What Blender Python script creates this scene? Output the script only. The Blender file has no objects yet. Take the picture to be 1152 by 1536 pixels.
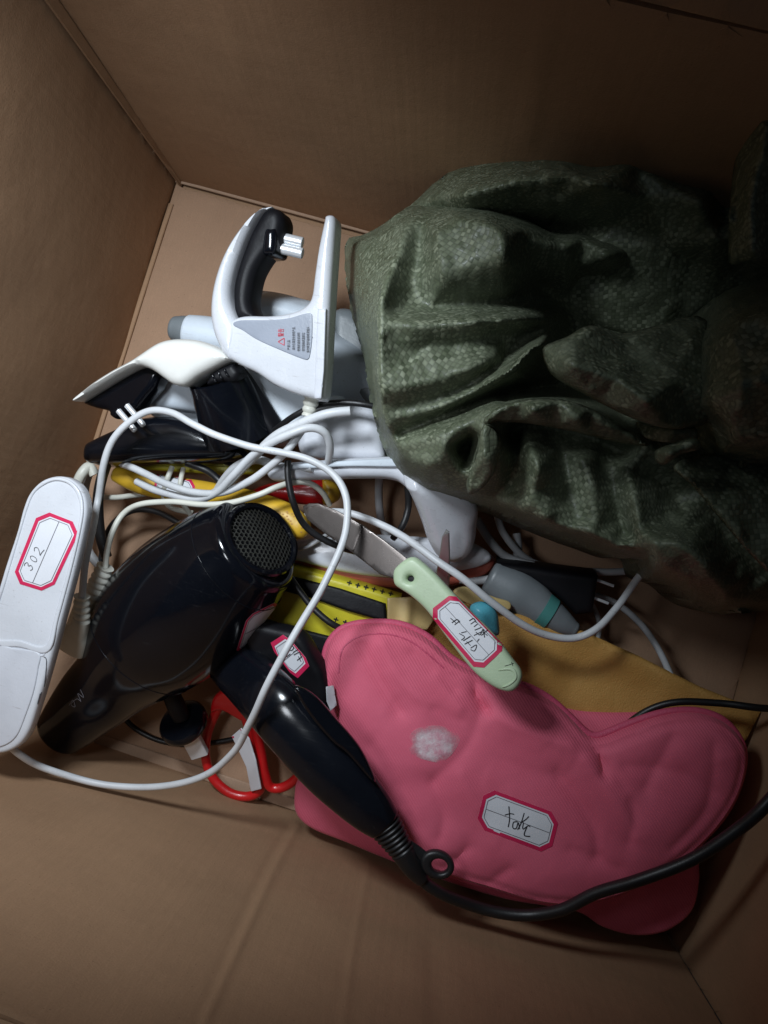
import bpy, math, random
import numpy as np
from mathutils import Vector, Matrix
from mathutils.geometry import delaunay_2d_cdt
from mathutils.bvhtree import BVHTree
random.seed(7); rng = np.random.default_rng(7)
COL = bpy.context.scene.collection
PI = math.pi
# ------------------------------------------------------------------ camera
H = 0.6; F = 1153.0; CX, CY = 576.0, 768.0
def unit(v): v = np.array(v, float); return v/np.linalg.norm(v)
dn = unit((75.5, 65.9, 1153.0))
xc = np.array((13959., 4183., -1153.)); xc = unit(xc - dn*np.dot(xc, dn))
zc = -dn
yc = np.cross(zc, xc)            # camera frame is x right, y down, z forward (right handed)
R = np.array([xc, yc, zc])       # R @ v_cam = v_world
CAM = np.array((0., 0., H))
cd = bpy.data.cameras.new('camera'); cam = bpy.data.objects.new('camera', cd); COL.objects.link(cam)
r_, d_, f_ = R @ np.array((1, 0, 0.)), R @ np.array((0, 1., 0)), R @ np.array((0, 0, 1.))
cam.matrix_world = Matrix(((r_[0], -d_[0], -f_[0], 0), (r_[1], -d_[1], -f_[1], 0), (r_[2], -d_[2], -f_[2], H), (0, 0, 0, 1)))
cd.sensor_fit = 'VERTICAL'; cd.sensor_height = 36; cd.lens = 36*F/1536; cd.clip_start = 0.01; cd.clip_end = 50
bpy.context.scene.camera = cam
sc = bpy.context.scene
sc.view_settings.view_transform = 'Standard'; sc.view_settings.look = 'None'; sc.view_settings.exposure = 0.0
# ------------------------------------------------------------------ light
W = bpy.data.worlds.new('World'); sc.world = W; W.use_nodes = True
W.node_tree.nodes['Background'].inputs[0].default_value = (0.62, 0.78, 1.0, 1)
W.node_tree.nodes['Background'].inputs[1].default_value = 0.036
def ray(px, py):
    return R @ np.array(((px-CX)/F, (py-CY)/F, 1.0))
def pt(px, py, z):
    d = ray(px, py); return CAM + d*((z-H)/d[2])
def proj(P):
    v = (np.asarray(P) - CAM) @ R
    return np.stack([CX + F*v[..., 0]/v[..., 2], CY + F*v[..., 1]/v[..., 2]], -1)
LP = pt(300, 425, 0); LP[2] = 0.50
LT = pt(310, 790, 0.03)
ld = bpy.data.lights.new('room_lamp', 'SPOT'); ld.energy = 8.8; ld.color = (0.84, 0.92, 1.0); ld.shadow_soft_size = 0.045
ld.spot_size = math.radians(93); ld.spot_blend = 1.0
lo = bpy.data.objects.new('room_lamp', ld); COL.objects.link(lo); lo.location = LP
lo.rotation_euler = (Vector(LT)-Vector(LP)).to_track_quat('-Z', 'Y').to_euler()
l2 = bpy.data.lights.new('added_fill_lamp', 'SPOT'); l2.energy = 2.4; l2.color = (0.88, 0.93, 1.0); l2.shadow_soft_size = 0.05  # added weak fill spot for softer shade and highlights, not a known source
l2.spot_size = math.radians(76); l2.spot_blend = 1.0
lo2 = bpy.data.objects.new('added_fill_lamp', l2); COL.objects.link(lo2); LP2 = pt(270, 760, 0); LP2[2] = .60; lo2.location = LP2
lo2.rotation_euler = (Vector(pt(300, 860, .03))-Vector(LP2)).to_track_quat('-Z', 'Y').to_euler()
# ------------------------------------------------------------------ materials
M = {}
def srgb(r, g, b):
    f = lambda c: (c/12.92 if c <= .04045 else ((c+.055)/1.055)**2.4)
    return (f(r/255), f(g/255), f(b/255), 1)
class NB:
    def __init__(s, name):
        s.m = bpy.data.materials.new(name); s.m.use_nodes = True; s.t = s.m.node_tree; s.t.nodes.clear()
        s.out = s.t.nodes.new('ShaderNodeOutputMaterial'); s.p = s.t.nodes.new('ShaderNodeBsdfPrincipled')
        s.t.links.new(s.p.outputs[0], s.out.inputs[0]); M[name] = s.m
    def n(s, typ, **kw):
        nd = s.t.nodes.new(typ)
        for k, v in kw.items():
            if k.startswith('i_'):
                key = k[2:]; key = int(key) if key.isdigit() else key.replace('_', ' ')
                s.inp(nd, key, v)
            else: setattr(nd, k, v)
        return nd
    def inp(s, nd, key, v):
        if isinstance(v, bpy.types.NodeSocket): s.t.links.new(v, nd.inputs[key])
        elif isinstance(v, bpy.types.Node): s.t.links.new(v.outputs[0], nd.inputs[key])
        else: nd.inputs[key].default_value = v
    def math(s, op, a, b=0.0, c=0.0):
        nd = s.t.nodes.new('ShaderNodeMath'); nd.operation = op; s.inp(nd, 0, a); s.inp(nd, 1, b); s.inp(nd, 2, c); return nd.outputs[0]
    def mix(s, fac, a, b):
        nd = s.t.nodes.new('ShaderNodeMix'); nd.data_type = 'RGBA'; s.inp(nd, 0, fac); s.inp(nd, 6, a); s.inp(nd, 7, b); return nd.outputs[2]
    def uv(s): return s.n('ShaderNodeUVMap').outputs[0]
    def obj(s): return s.n('ShaderNodeTexCoord').outputs['Object']
    def noise(s, vec, scale, detail=4, rough=.55): return s.n('ShaderNodeTexNoise', i_Vector=vec, i_Scale=scale, i_Detail=detail, i_Roughness=rough).outputs[0]
    def scl(s, vec, x, y, z=1):
        return s.n('ShaderNodeMapping', i_Vector=vec, i_Scale=(x, y, z)).outputs[0]
    def ramp(s, fac, lo, hi): return s.n('ShaderNodeMapRange', i_0=fac, i_1=lo, i_2=hi).outputs[0]
    def bump(s, h, dist, st=1.0):
        b = s.n('ShaderNodeBump', i_Strength=st, i_Distance=dist, i_Height=h); s.inp(s.p, 'Normal', b); return b
def plain(name, c, rough=.4, metal=0, coat=0, var=.06, bumpd=0.00008, bs=700, spec=.5, scratch=0.0, dirt=0.0):
    b = NB(name); o = b.obj()
    n1 = b.noise(o, 28, 5); n2 = b.noise(o, 260, 3)
    dark = tuple(x*(1-var*2.2) for x in c[:3]) + (1,); lite = tuple(min(1, x*(1+var*1.2)) for x in c[:3]) + (1,)
    col = b.mix(b.ramp(n1, .3, .7), dark, lite)
    if dirt:
        dm = b.math('MULTIPLY', b.ramp(b.noise(o, 520, 4, .7), .60, .72), b.ramp(b.noise(o, 45, 3), .42, .62))
        sm = b.math('MULTIPLY', b.ramp(b.noise(b.scl(o, 90, 700, 200), 1.0, 3), .62, .72), b.ramp(b.noise(o, 60, 2), .45, .6))
        dc = (.22, .19, .16, 1) if c[0] > .1 else (.10, .10, .10, 1)
        col = b.mix(b.math('MULTIPLY', dm, dirt), col, dc); col = b.mix(b.math('MULTIPLY', sm, dirt*.7), col, dc)
    b.inp(b.p, 'Base Color', col)
    rr = b.math('ADD', rough-.06, b.math('MULTIPLY', n1, .12))
    if scratch:
        sn = b.noise(b.scl(o, 60, 900, 300), 1.0, 2)
        rr = b.math('ADD', rr, b.math('MULTIPLY', b.ramp(sn, .58, .75), scratch))
    b.inp(b.p, 'Roughness', rr); b.inp(b.p, 'Metallic', metal); b.inp(b.p, 'Coat Weight', coat); b.inp(b.p, 'Coat Roughness', .08)
    b.inp(b.p, 'Specular IOR Level', spec)
    b.bump(b.noise(o, bs, 3), bumpd)
    return b.m
plain('white_plastic', (.64, .66, .70, 1), .28, coat=.3, var=.04, dirt=.45)
plain('white_matte', (.62, .64, .69, 1), .45, var=.05, dirt=.45)
plain('warm_white_plastic', (.74, .74, .70, 1), .3, coat=.2, var=.03)
plain('cream_plastic', (.62, .62, .55, 1), .42, var=.06, dirt=.5)
plain('pale_blue_plastic', (.56, .62, .68, 1), .45, var=.06, dirt=.5)
plain('grey_plastic', (.16, .18, .19, 1), .4, var=.08)
plain('label_grey', (.27, .30, .36, 1), .38, var=.05)
plain('white_cable', (.64, .66, .68, 1), .42, var=.07, dirt=.5)
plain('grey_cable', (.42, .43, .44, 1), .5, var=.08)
plain('cream_cable', (.66, .66, .58, 1), .42, var=.06)
plain('black_gloss', (.0030, .0036, .0058, 1), .13, coat=.20, var=.1, scratch=.07, spec=.30, dirt=.10, bumpd=.00003, bs=120)
plain('black_satin', (.004, .005, .008, 1), .17, spec=.42, var=.15, scratch=.06, bumpd=.00002, bs=200, dirt=.12)
plain('black_matte', (.006, .006, .008, 1), .5, spec=.25, var=.2)
plain('black_rubber', (.012, .012, .013, 1), .42, var=.15)
plain('chrome', (.78, .80, .82, 1), .30, metal=.4, var=.05)
plain('bright_steel', (.45, .45, .44, 1), .35, metal=.6, var=.1)
plain('steel', (.150, .132, .122, 1), .27, metal=.8, var=.05, bumpd=.00001)
plain('grille_metal', (.08, .08, .072, 1), .4, metal=.7, var=.2)
plain('yellow_plastic', (.66, .40, .03, 1), .42, var=.10)
plain('yellow_case', (.62, .55, .03, 1), .38, var=.08)
plain('cream_yellow', (.62, .47, .20, 1), .5, var=.08)
plain('red_plastic', (.60, .012, .014, 1), .3, coat=.2, var=.08)
plain('dark_red', (.42, .02, .02, 1), .4, var=.1)
plain('coral_plastic', (.50, .12, .08, 1), .38, var=.08)
plain('mint_plastic', (.50, .63, .42, 1), .4, var=.05, dirt=.35)
plain('cyan_plastic', (.09, .38, .47, 1), .4, var=.06)
plain('teal_ring', (.06, .22, .20, 1), .4, var=.1)
plain('paper', (.72, .74, .78, 1), .6, var=.03)
plain('label_red', (.62, .018, .09, 1), .5, var=.08)
plain('ink', (.015, .015, .02, 1), .6, var=.2)
plain('thin_ink', (.18, .17, .19, 1), .6, var=.2)
plain('pencil', (.10, .10, .11, 1), .6, var=.2)
plain('red_ink', (.55, .02, .05, 1), .5, var=.1)
plain('table_floor', (.11, .10, .09, 1), .5, var=.15)
# cardboard
def cardboard(name, c, flute_axis=0):
    b = NB(name); u = b.uv()
    n1 = b.noise(u, 9, 6, .6); n2 = b.noise(u, 900, 3); n3 = b.noise(b.scl(u, 1200, 90), 1, 3); n4 = b.noise(b.scl(u, 90, 3) if flute_axis == 0 else b.scl(u, 3, 90), 1.0, 3)
    c0 = tuple(x*.86 for x in c)+(1,); c1 = tuple(x*1.10 for x in c)+(1,)
    col = b.mix(b.ramp(n1, .3, .72), c0, c1)
    col = b.mix(b.math('MULTIPLY', b.ramp(n2, .35, .75), .30), col, tuple(x*.62 for x in c)+(1,))
    col = b.mix(b.math('MULTIPLY', b.ramp(n3, .5, .8), .25), col, tuple(min(1, x*1.35) for x in c)+(1,))
    spots = b.n('ShaderNodeTexVoronoi', i_Vector=u, i_Scale=160.0, feature='F1').outputs['Distance']
    col = b.mix(b.math('MULTIPLY', b.math('LESS_THAN', spots, .07), .35), col, tuple(x*.35 for x in c)+(1,))
    b.inp(b.p, 'Base Color', col); b.inp(b.p, 'Roughness', .78); b.inp(b.p, 'Specular IOR Level', .25)
    su = b.n('ShaderNodeSeparateXYZ', i_0=u).outputs[flute_axis]
    fl = b.math('MULTIPLY', b.math('SINE', b.math('MULTIPLY', su, 2*PI/.0068)), .016)
    h = b.math('ADD', b.math('ADD', fl, b.math('MULTIPLY', n2, .14)), b.math('ADD', b.math('MULTIPLY', n4, .35), b.math('MULTIPLY', b.noise(u, 30, 4), .8)))
    b.bump(h, .0009)
cardboard('cardboard', (.375, .228, .132))
cardboard('cardboard_floor', (.385, .240, .152), 1)
cardboard('cardboard_edge', (.42, .28, .19), 1)
# woven sack
b = NB('woven_sack'); u0 = b.uv()
wob = b.n('ShaderNodeVectorMath', operation='SCALE', i_0=b.n('ShaderNodeTexNoise', i_Vector=u0, i_Scale=26.0, i_Detail=3.0).outputs['Color'], i_Scale=.007).outputs[0]
u = b.n('ShaderNodeVectorMath', operation='SCALE', i_0=b.n('ShaderNodeVectorMath', operation='ADD', i_0=u0, i_1=wob).outputs[0], i_Scale=390.0).outputs[0]
sx = b.n('ShaderNodeSeparateXYZ', i_0=u)
fu = b.math('FRACT', sx.outputs[0]); fv = b.math('FRACT', sx.outputs[1])
iu = b.math('FLOOR', sx.outputs[0]); iv = b.math('FLOOR', sx.outputs[1])
par = b.math('ABSOLUTE', b.math('MODULO', b.math('ADD', iu, iv), 2.0))
cell = b.n('ShaderNodeCombineXYZ', i_0=iu, i_1=iv)
wn = b.n('ShaderNodeTexWhiteNoise', noise_dimensions='2D', i_Vector=cell)
pa = lambda f: b.math('SUBTRACT', 1.0, b.math('POWER', b.math('ABSOLUTE', b.math('SUBTRACT', b.math('MULTIPLY', f, 2.0), 1.0)), 3.0))
across = b.n('ShaderNodeMix', i_0=par, i_2=pa(fu), i_3=pa(fv)).outputs[0]
along = b.n('ShaderNodeMix', i_0=par, i_2=pa(fv), i_3=pa(fu)).outputs[0]
hgt = b.math('ADD', b.math('MULTIPLY', across, .55), b.math('ADD', b.math('MULTIPLY', along, .45), b.math('MULTIPLY', wn.outputs[0], .35)))
big = b.noise(u0, 30, 4)
ca = b.mix(wn.outputs[0], (.115, .138, .084, 1), (.250, .278, .190, 1))
cb = b.mix(wn.outputs[0], (.082, .100, .060, 1), (.160, .185, .120, 1))
colr = b.mix(par, ca, cb)
colr = b.mix(b.math('MULTIPLY', b.math('SUBTRACT', 1.0, b.math('MULTIPLY', across, along)), .45), colr, (.05, .055, .036, 1))
colr = b.mix(b.math('MULTIPLY', b.ramp(big, .52, .75), .4), colr, (.19, .215, .15, 1))
b.inp(b.p, 'Base Color', colr)
b.inp(b.p, 'Roughness', b.math('ADD', .38, b.math('MULTIPLY', wn.outputs[0], .30)))
b.inp(b.p, 'Specular IOR Level', .5)
crk = b.n('ShaderNodeTexVoronoi', i_Vector=b.n('ShaderNodeVectorMath', operation='ADD', i_0=u0, i_1=wob).outputs[0], i_Scale=60.0, feature='DISTANCE_TO_EDGE').outputs[0]
crkh = b.ramp(crk, 0.0, .12)
b1 = b.n('ShaderNodeBump', i_Strength=.15, i_Distance=.0008, i_Height=crkh)
b2 = b.n('ShaderNodeBump', i_Strength=.5, i_Distance=.00026, i_Height=hgt); b.inp(b2, 'Normal', b1)
b3 = b.n('ShaderNodeBump', i_Strength=.35, i_Distance=.0003, i_Height=b.noise(u0, 300, 3)); b.inp(b3, 'Normal', b2)
b.inp(b.p, 'Normal', b3)
# pink twill
b = NB('pink_fabric'); u = b.uv()
wv = b.n('ShaderNodeTexWave', i_Vector=b.n('ShaderNodeMapping', i_Vector=u, i_Rotation=(0, 0, -.95)).outputs[0], i_Scale=190.0, i_Distortion=.5, i_Detail=1.0).outputs[0]
ln = b.noise(u, 22, 5); fine = b.noise(u, 1300, 2)
col = b.mix(b.ramp(ln, .3, .7), (.63, .105, .168, 1), (.73, .140, .215, 1))
col = b.mix(b.math('MULTIPLY', wv, .14), col, (.80, .20, .30, 1))
b.inp(b.p, 'Base Color', col); b.inp(b.p, 'Roughness', .68); b.inp(b.p, 'Specular IOR Level', .3); b.inp(b.p, 'Sheen Weight', .12); b.inp(b.p, 'Sheen Roughness', .4)
b.bump(b.math('ADD', wv, b.math('MULTIPLY', fine, .6)), .00022, .7)
b = NB('pink_binding'); u = b.obj()
b.inp(b.p, 'Base Color', b.mix(b.noise(u, 200, 4), (.50, .060, .120, 1), (.64, .10, .19, 1))); b.inp(b.p, 'Roughness', .6)
b.bump(b.noise(u, 900, 2), .0004)
# worn white crackled patch
b = NB('worn_print'); u = b.uv()
n = b.noise(u, 130, 6, .7)
b.inp(b.p, 'Base Color', b.mix(b.ramp(n, .38, .62), (.62, .30, .36, 1), (.72, .62, .64, 1))); b.inp(b.p, 'Roughness', .35)
uvc = b.n('ShaderNodeTexCoord').outputs['Generated']
b.bump(n, .0008)
vd = b.n('ShaderNodeVectorMath', operation='DISTANCE', i_0=b.n('ShaderNodeMapping', i_Vector=uvc, i_Scale=(1, 1, 0)).outputs[0], i_1=(.5, .5, 0)).outputs['Value']
b.inp(b.p, 'Alpha', b.ramp(b.math('ADD', b.math('MULTIPLY', b.noise(u, 48, 6, .62), 1.3), b.math('MULTIPLY', vd, -1.1))  , .06, .40))
b = NB('kraft_paper'); u = b.uv(); n = b.noise(u, 25, 6); n2 = b.noise(u, 900, 3)
col = b.mix(b.ramp(n, .3, .7), (.50, .265, .060, 1), (.60, .335, .090, 1))
b.inp(b.p, 'Base Color', b.mix(b.math('MULTIPLY', n2, .3), col, (.30, .16, .05, 1))); b.inp(b.p, 'Roughness', .6)
b.bump(b.math('ADD', n2, b.math('MULTIPLY', b.noise(u, 60, 4), 2.0)), .0005)
# ------------------------------------------------------------------ object helpers
def empty(name, loc, label, cat, group=None):
    o = bpy.data.objects.new(name, None); o.empty_display_size = .02; COL.objects.link(o); o.location = tuple(float(v) for v in loc)
    o['label'] = label; o['category'] = cat
    if group: o['group'] = group
    return o
def tag(o, label, cat, group=None):
    o['label'] = label; o['category'] = cat
    if group: o['group'] = group
    return o
def mk(name, verts, faces, mat, parent=None, smooth=True, angle=40, uv=None, weld=True):
    me = bpy.data.meshes.new(name)
    verts = np.asarray(verts, float)
    org = np.array(parent_world(parent)) if parent else (verts.mean(0) if len(verts) else np.zeros(3))
    me.from_pydata((verts-org).tolist(), [], [tuple(int(i) for i in f) for f in faces]); me.update()
    if uv is not None:
        l = me.uv_layers.new(name='UVMap'); idx = np.empty(len(me.loops), dtype=np.int32); me.loops.foreach_get('vertex_index', idx)
        l.data.foreach_set('uv', np.asarray(uv, np.float32)[idx].ravel())
    if smooth:
        me.shade_smooth(); me.set_sharp_from_angle(angle=math.radians(angle))
    o = bpy.data.objects.new(name, me); COL.objects.link(o); me.materials.append(M[mat])
    if parent: o.parent = parent
    else: o.location = org
    o['_org'] = org.tolist()
    return o
ORG = {}
def parent_world(p):
    if '_org' in p: 
        return np.array(p['_org'])
    return np.array(p.location)
def catmull(P, n=8, closed=False):
    P = np.asarray(P, float); out = []; N = len(P)
    rngi = range(N if closed else N-1)
    for i in rngi:
        if closed: p0, p1, p2, p3 = P[(i-1) % N], P[i], P[(i+1) % N], P[(i+2) % N]
        else: p0, p1, p2, p3 = P[max(i-1, 0)], P[i], P[i+1], P[min(i+2, N-1)]
        for k in range(n):
            t = k/n
            out.append(.5*((2*p1)+(-p0+p2)*t+(2*p0-5*p1+4*p2-p3)*t*t+(-p0+3*p1-3*p2+p3)*t**3))
    if not closed: out.append(P[-1])
    return np.array(out)
def resample(P, step, closed=True):
    P = np.asarray(P, float)
    Q = np.vstack([P, P[:1]]) if closed else P
    L = np.r_[0, np.cumsum(np.linalg.norm(np.diff(Q, axis=0), axis=1))]
    n = max(8, int(L[-1]/step)); t = np.linspace(0, L[-1], n, endpoint=not closed)
    return np.stack([np.interp(t, L, Q[:, k]) for k in range(Q.shape[1])], -1)
def inside(P, poly):
    x, y = P[:, 0], P[:, 1]; c = np.zeros(len(P), bool); n = len(poly)
    for i in range(n):
        x1, y1 = poly[i]; x2, y2 = poly[(i+1) % n]
        if y1 == y2: continue
        k = ((y1 > y) != (y2 > y)) & (x < (x2-x1)*(y-y1)/(y2-y1)+x1); c ^= k
    return c
def dist_poly(P, poly, closed=True):
    Q = np.roll(poly, -1, 0) if closed else poly[1:]
    A = poly if closed else poly[:-1]
    best = np.full(len(P), 1e9)
    for a, q in zip(A, Q):
        ab = q-a; L = (ab**2).sum()+1e-18
        t = np.clip(((P-a) @ ab)/L, 0, 1); best = np.minimum(best, np.linalg.norm(P-(a+t[:, None]*ab), axis=1))
    return best
class Frame:
    """a plane in the world: local (u, v) metres, n the outward normal"""
    def __init__(s, o, u, v):
        s.o = np.array(o, float); s.u = unit(u); s.n = unit(np.cross(s.u, v)); s.v = np.cross(s.n, s.u)
    def px(s, pts):
        out = []
        for p in pts:
            d = ray(p[0], p[1]); t = np.dot(s.o-CAM, s.n)/np.dot(d, s.n); w = CAM+d*t-s.o
            out.append((np.dot(w, s.u), np.dot(w, s.v)))
        return np.array(out)
    def w(s, uv, h=0):
        uv = np.asarray(uv); return s.o+uv[:, :1]*s.u+uv[:, 1:2]*s.v+np.asarray(h).reshape(-1, 1)*s.n
def fz(z, px=(576, 768)): return Frame(pt(px[0], px[1], z), (1, 0, 0), (0, 1, 0))
def f3(a, b_, c):
    A, B_, C_ = pt(*a), pt(*b_), pt(*c); fr = Frame(A, B_-A, C_-A)
    if fr.n[2] < 0: fr = Frame(A, C_-A, B_-A)
    return fr
def cdt(pts, loops):
    """pts Nx2, first vertices are the loops (given as index lists)"""
    edges = [(l[i], l[(i+1) % len(l)]) for l in loops for i in range(len(l))]
    r = delaunay_2d_cdt([Vector((float(p[0]), float(p[1]))) for p in pts], edges, [], 0, 1e-7)
    V = np.array([tuple(v) for v in r[0]]); T = np.array([f for f in r[2] if len(f) == 3])
    c = V[T].mean(1); ok = np.zeros(len(c), bool)
    for l in loops: ok ^= inside(c, pts[l])
    T = T[ok]
    a, b_, c_ = V[T[:, 0]], V[T[:, 1]], V[T[:, 2]]
    area = (b_[:, 0]-a[:, 0])*(c_[:, 1]-a[:, 1])-(b_[:, 1]-a[:, 1])*(c_[:, 0]-a[:, 0])
    T[area < 0] = T[area < 0][:, ::-1]
    return V, T[np.abs(area) > 1e-14]
def slab(name, fr, outline, mat, parent=None, t=.01, r=.003, bulge=0.0, bw=None, smooth=True, holes=(), grid=None, top=None, bend=None, base=0.0, step=None, local=False, tmode='mid', uvrot=0, angle=40, flatbottom=False):
    """rounded solid plate: outline in photo pixels on plane fr (or local metres); thickness t, edge radius r,
    bulge swells the middle over width bw; top(pxy, d) adds to the upper face, bend(pxy) moves both faces"""
    def ring(o_):
        P = np.asarray(o_, float)
        P = P if local else fr.px(P)
        if smooth: P = catmull(P, 6, True)
        A = .5*np.sum(P[:, 0]*np.roll(P[:, 1], -1)-np.roll(P[:, 0], -1)*P[:, 1])
        P = P if A > 0 else P[::-1]
        ext = np.ptp(P, axis=0).max()
        st = step or max(ext/70, .0008)
        if smooth: P = resample(P, st)
        else:
            Q = []
            for i in range(len(P)):
                a, b_ = P[i], P[(i+1) % len(P)]; k = max(1, int(np.linalg.norm(b_-a)/(st*2)))
                Q += [a+(b_-a)*j/k for j in range(k)]
            P = np.array(Q)
        return P, st
    out, st = ring(outline)
    loops_p = [out]+[ring(h)[0] for h in holes]
    allp = []; loops = []; k = 0
    for L in loops_p: loops.append(list(range(k, k+len(L)))); allp.append(L); k += len(L)
    nb = k
    r = min(r, t/2)
    def dist(P):
        d = dist_poly(P, out)
        for L in loops_p[1:]: d = np.minimum(d, dist_poly(P, L))
        return d
    for f in (.12, .35, .65, 1.0):
        if r <= 1e-6: break
        for L in loops_p:
            e = np.roll(L, -1, 0)-np.roll(L, 1, 0); e /= np.linalg.norm(e, axis=1)[:, None]+1e-12
            P = L+np.stack([-e[:, 1], e[:, 0]], -1)*(r*f if L is out else -r*f)
            P2 = L+np.stack([-e[:, 1], e[:, 0]], -1)*(r*f)
            for Q in ((P,) if L is out else (P, P2)):
                kk = inside(Q, out)&(np.abs(dist(Q)-r*f) < r*.08+1e-6)
                for L2 in loops_p[1:]: kk &= ~inside(Q, L2)
                allp.append(Q[kk])
    g = grid or (st*2.2)
    lo_, hi_ = out.min(0), out.max(0)
    X, Y = np.meshgrid(np.arange(lo_[0], hi_[0], g), np.arange(lo_[1], hi_[1], g)); G = np.stack([X.ravel(), Y.ravel()], -1)
    G[:, 0] += (np.floor((G[:, 1]-lo_[1])/g) % 2)*g/2
    G = G+rng.uniform(-.05, .05, G.shape)*g
    if bulge or top is not None or bend is not None or grid or r > 0:
        G = G[inside(G, out)]
        if len(G): 
            d = dist(G); kk = d > max(r*1.15, g*.4)
            for L2 in loops_p[1:]: kk &= ~inside(G, L2)
            allp.append(G[kk])
    P = np.vstack(allp); V, T = cdt(P, loops)
    d = dist(V); d[:nb] = 0
    prof = (np.sqrt(np.clip(r*r-(r-np.minimum(d, r))**2, 0, None))-r) if r > 0 else np.zeros(len(V))
    up = t/2+prof; dnn = -(t/2+prof)
    if bulge:
        B = bw or np.max(d); q = np.clip(d/B, 0, 1); s_ = np.sqrt(1-(1-q)**2)*bulge
        up = up+s_
        if not flatbottom: dnn = dnn-s_
    if tmode == 'base': up = up+t/2; dnn = dnn+t/2
    Wm = fr.w(V, 0); pxy = proj(Wm)
    if top is not None: up = up+top(pxy, d)
    if bend is not None:
        bb = bend(pxy); up = up+bb; dnn = dnn+bb
    up = up+base; dnn = dnn+base
    n = len(V)
    vt = fr.w(V, up); vb = fr.w(V, dnn)
    faces = [tuple(f) for f in T]+[(f[0]+n, f[2]+n, f[1]+n) for f in T]
    for L in loops:
        sgn = 1 if L is loops[0] else 1
        for i in range(len(L)):
            a, b_ = L[i], L[(i+1) % len(L)]
            faces.append((a, a+n, b_+n, b_))
    ca, sa = math.cos(uvrot), math.sin(uvrot)
    UV = np.stack([V[:, 0]*ca-V[:, 1]*sa, V[:, 0]*sa+V[:, 1]*ca], -1)
    o = mk(name, np.vstack([vt, vb]), faces, mat, parent, uv=np.vstack([UV, UV]), angle=angle)
    return o
def ridges(spec, sharp=False):
    """spec: list of (polyline px, amplitude m, width px) -> function of pixel positions"""
    S = [(catmull(np.array(p, float), 5), a, w) for p, a, w in spec]
    def f(P, d=None):
        h = np.zeros(len(P))
        for p, a, w in S:
            q = dist_poly(P, p, closed=False); h += a*(np.exp(-np.sqrt((q/w)**2+.02)*1.3) if sharp else np.exp(-(q/w)**2))
        return h
    return f
def tube(name, pts, r, mat, parent=None, seg=12, n=8, closed=False, flat=1.0, world=False):
    P = np.array([pt(*p) for p in pts]) if not world else np.asarray(pts, float)
    P = catmull(P, n, closed)
    if len(P) > 20 and r < .0045:
        L_ = np.r_[0, np.cumsum(np.linalg.norm(np.diff(P, axis=0), axis=1))]; ph = rng.uniform(0, 6, 6); am = .00022
        P = P+am*np.stack([np.sin(L_*75+ph[0])+.6*np.sin(L_*160+ph[1]), np.sin(L_*85+ph[2])+.6*np.sin(L_*145+ph[3]), .6*np.sin(L_*130+ph[4])], -1)
    return loft_path(name, P, np.full(len(P), r), np.full(len(P), r*flat), mat, parent, seg, closed)
def loft_path(name, P, ru, rv, mat, parent=None, seg=24, closed=False, cap=True, expo=2.0, upv=(0, 0, 1), angle=40):
    """ru: half width across, rv: half height, section perpendicular to the path"""
    P = np.asarray(P, float); n = len(P)
    T = np.gradient(P, axis=0) if not closed else (np.roll(P, -1, 0)-np.roll(P, 1, 0))
    T /= np.linalg.norm(T, axis=1)[:, None]+1e-12
    V = []; UV = []; L = np.r_[0, np.cumsum(np.linalg.norm(np.diff(P, axis=0), axis=1))]
    up = np.array(upv, float)
    for i in range(n):
        s_ = np.cross(T[i], up); s_ /= np.linalg.norm(s_)+1e-9; v = np.cross(s_, T[i])
        for k in range(seg):
            a = 2*PI*k/seg; c, s2 = math.cos(a), math.sin(a)
            c = math.copysign(abs(c)**(2/expo), c); s2 = math.copysign(abs(s2)**(2/expo), s2)
            V.append(P[i]+s_*c*ru[i]+v*s2*rv[i]); UV.append((k/seg*2*PI*float(ru[i]), L[i]))
    Fc = []
    m = n if closed else n-1
    for i in range(m):
        for k in range(seg):
            a, b_ = i*seg+k, i*seg+(k+1) % seg; c, d = ((i+1) % n)*seg+(k+1) % seg, ((i+1) % n)*seg+k
            Fc.append((a, b_, c, d))
    if cap and not closed:
        V.append(P[0]); V.append(P[-1]); UV += [(0, 0), (0, 0)]
        a0, a1 = len(V)-2, len(V)-1
        for k in range(seg):
            Fc.append((a0, (k+1) % seg, k)); Fc.append((a1, (n-1)*seg+k, (n-1)*seg+(k+1) % seg))
    Fc = [f[::-1] for f in Fc]
    return mk(name, V, Fc, mat, parent, uv=UV, angle=angle)
def m_at(z, wpx): return wpx*(H-z)/F*1.01
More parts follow.
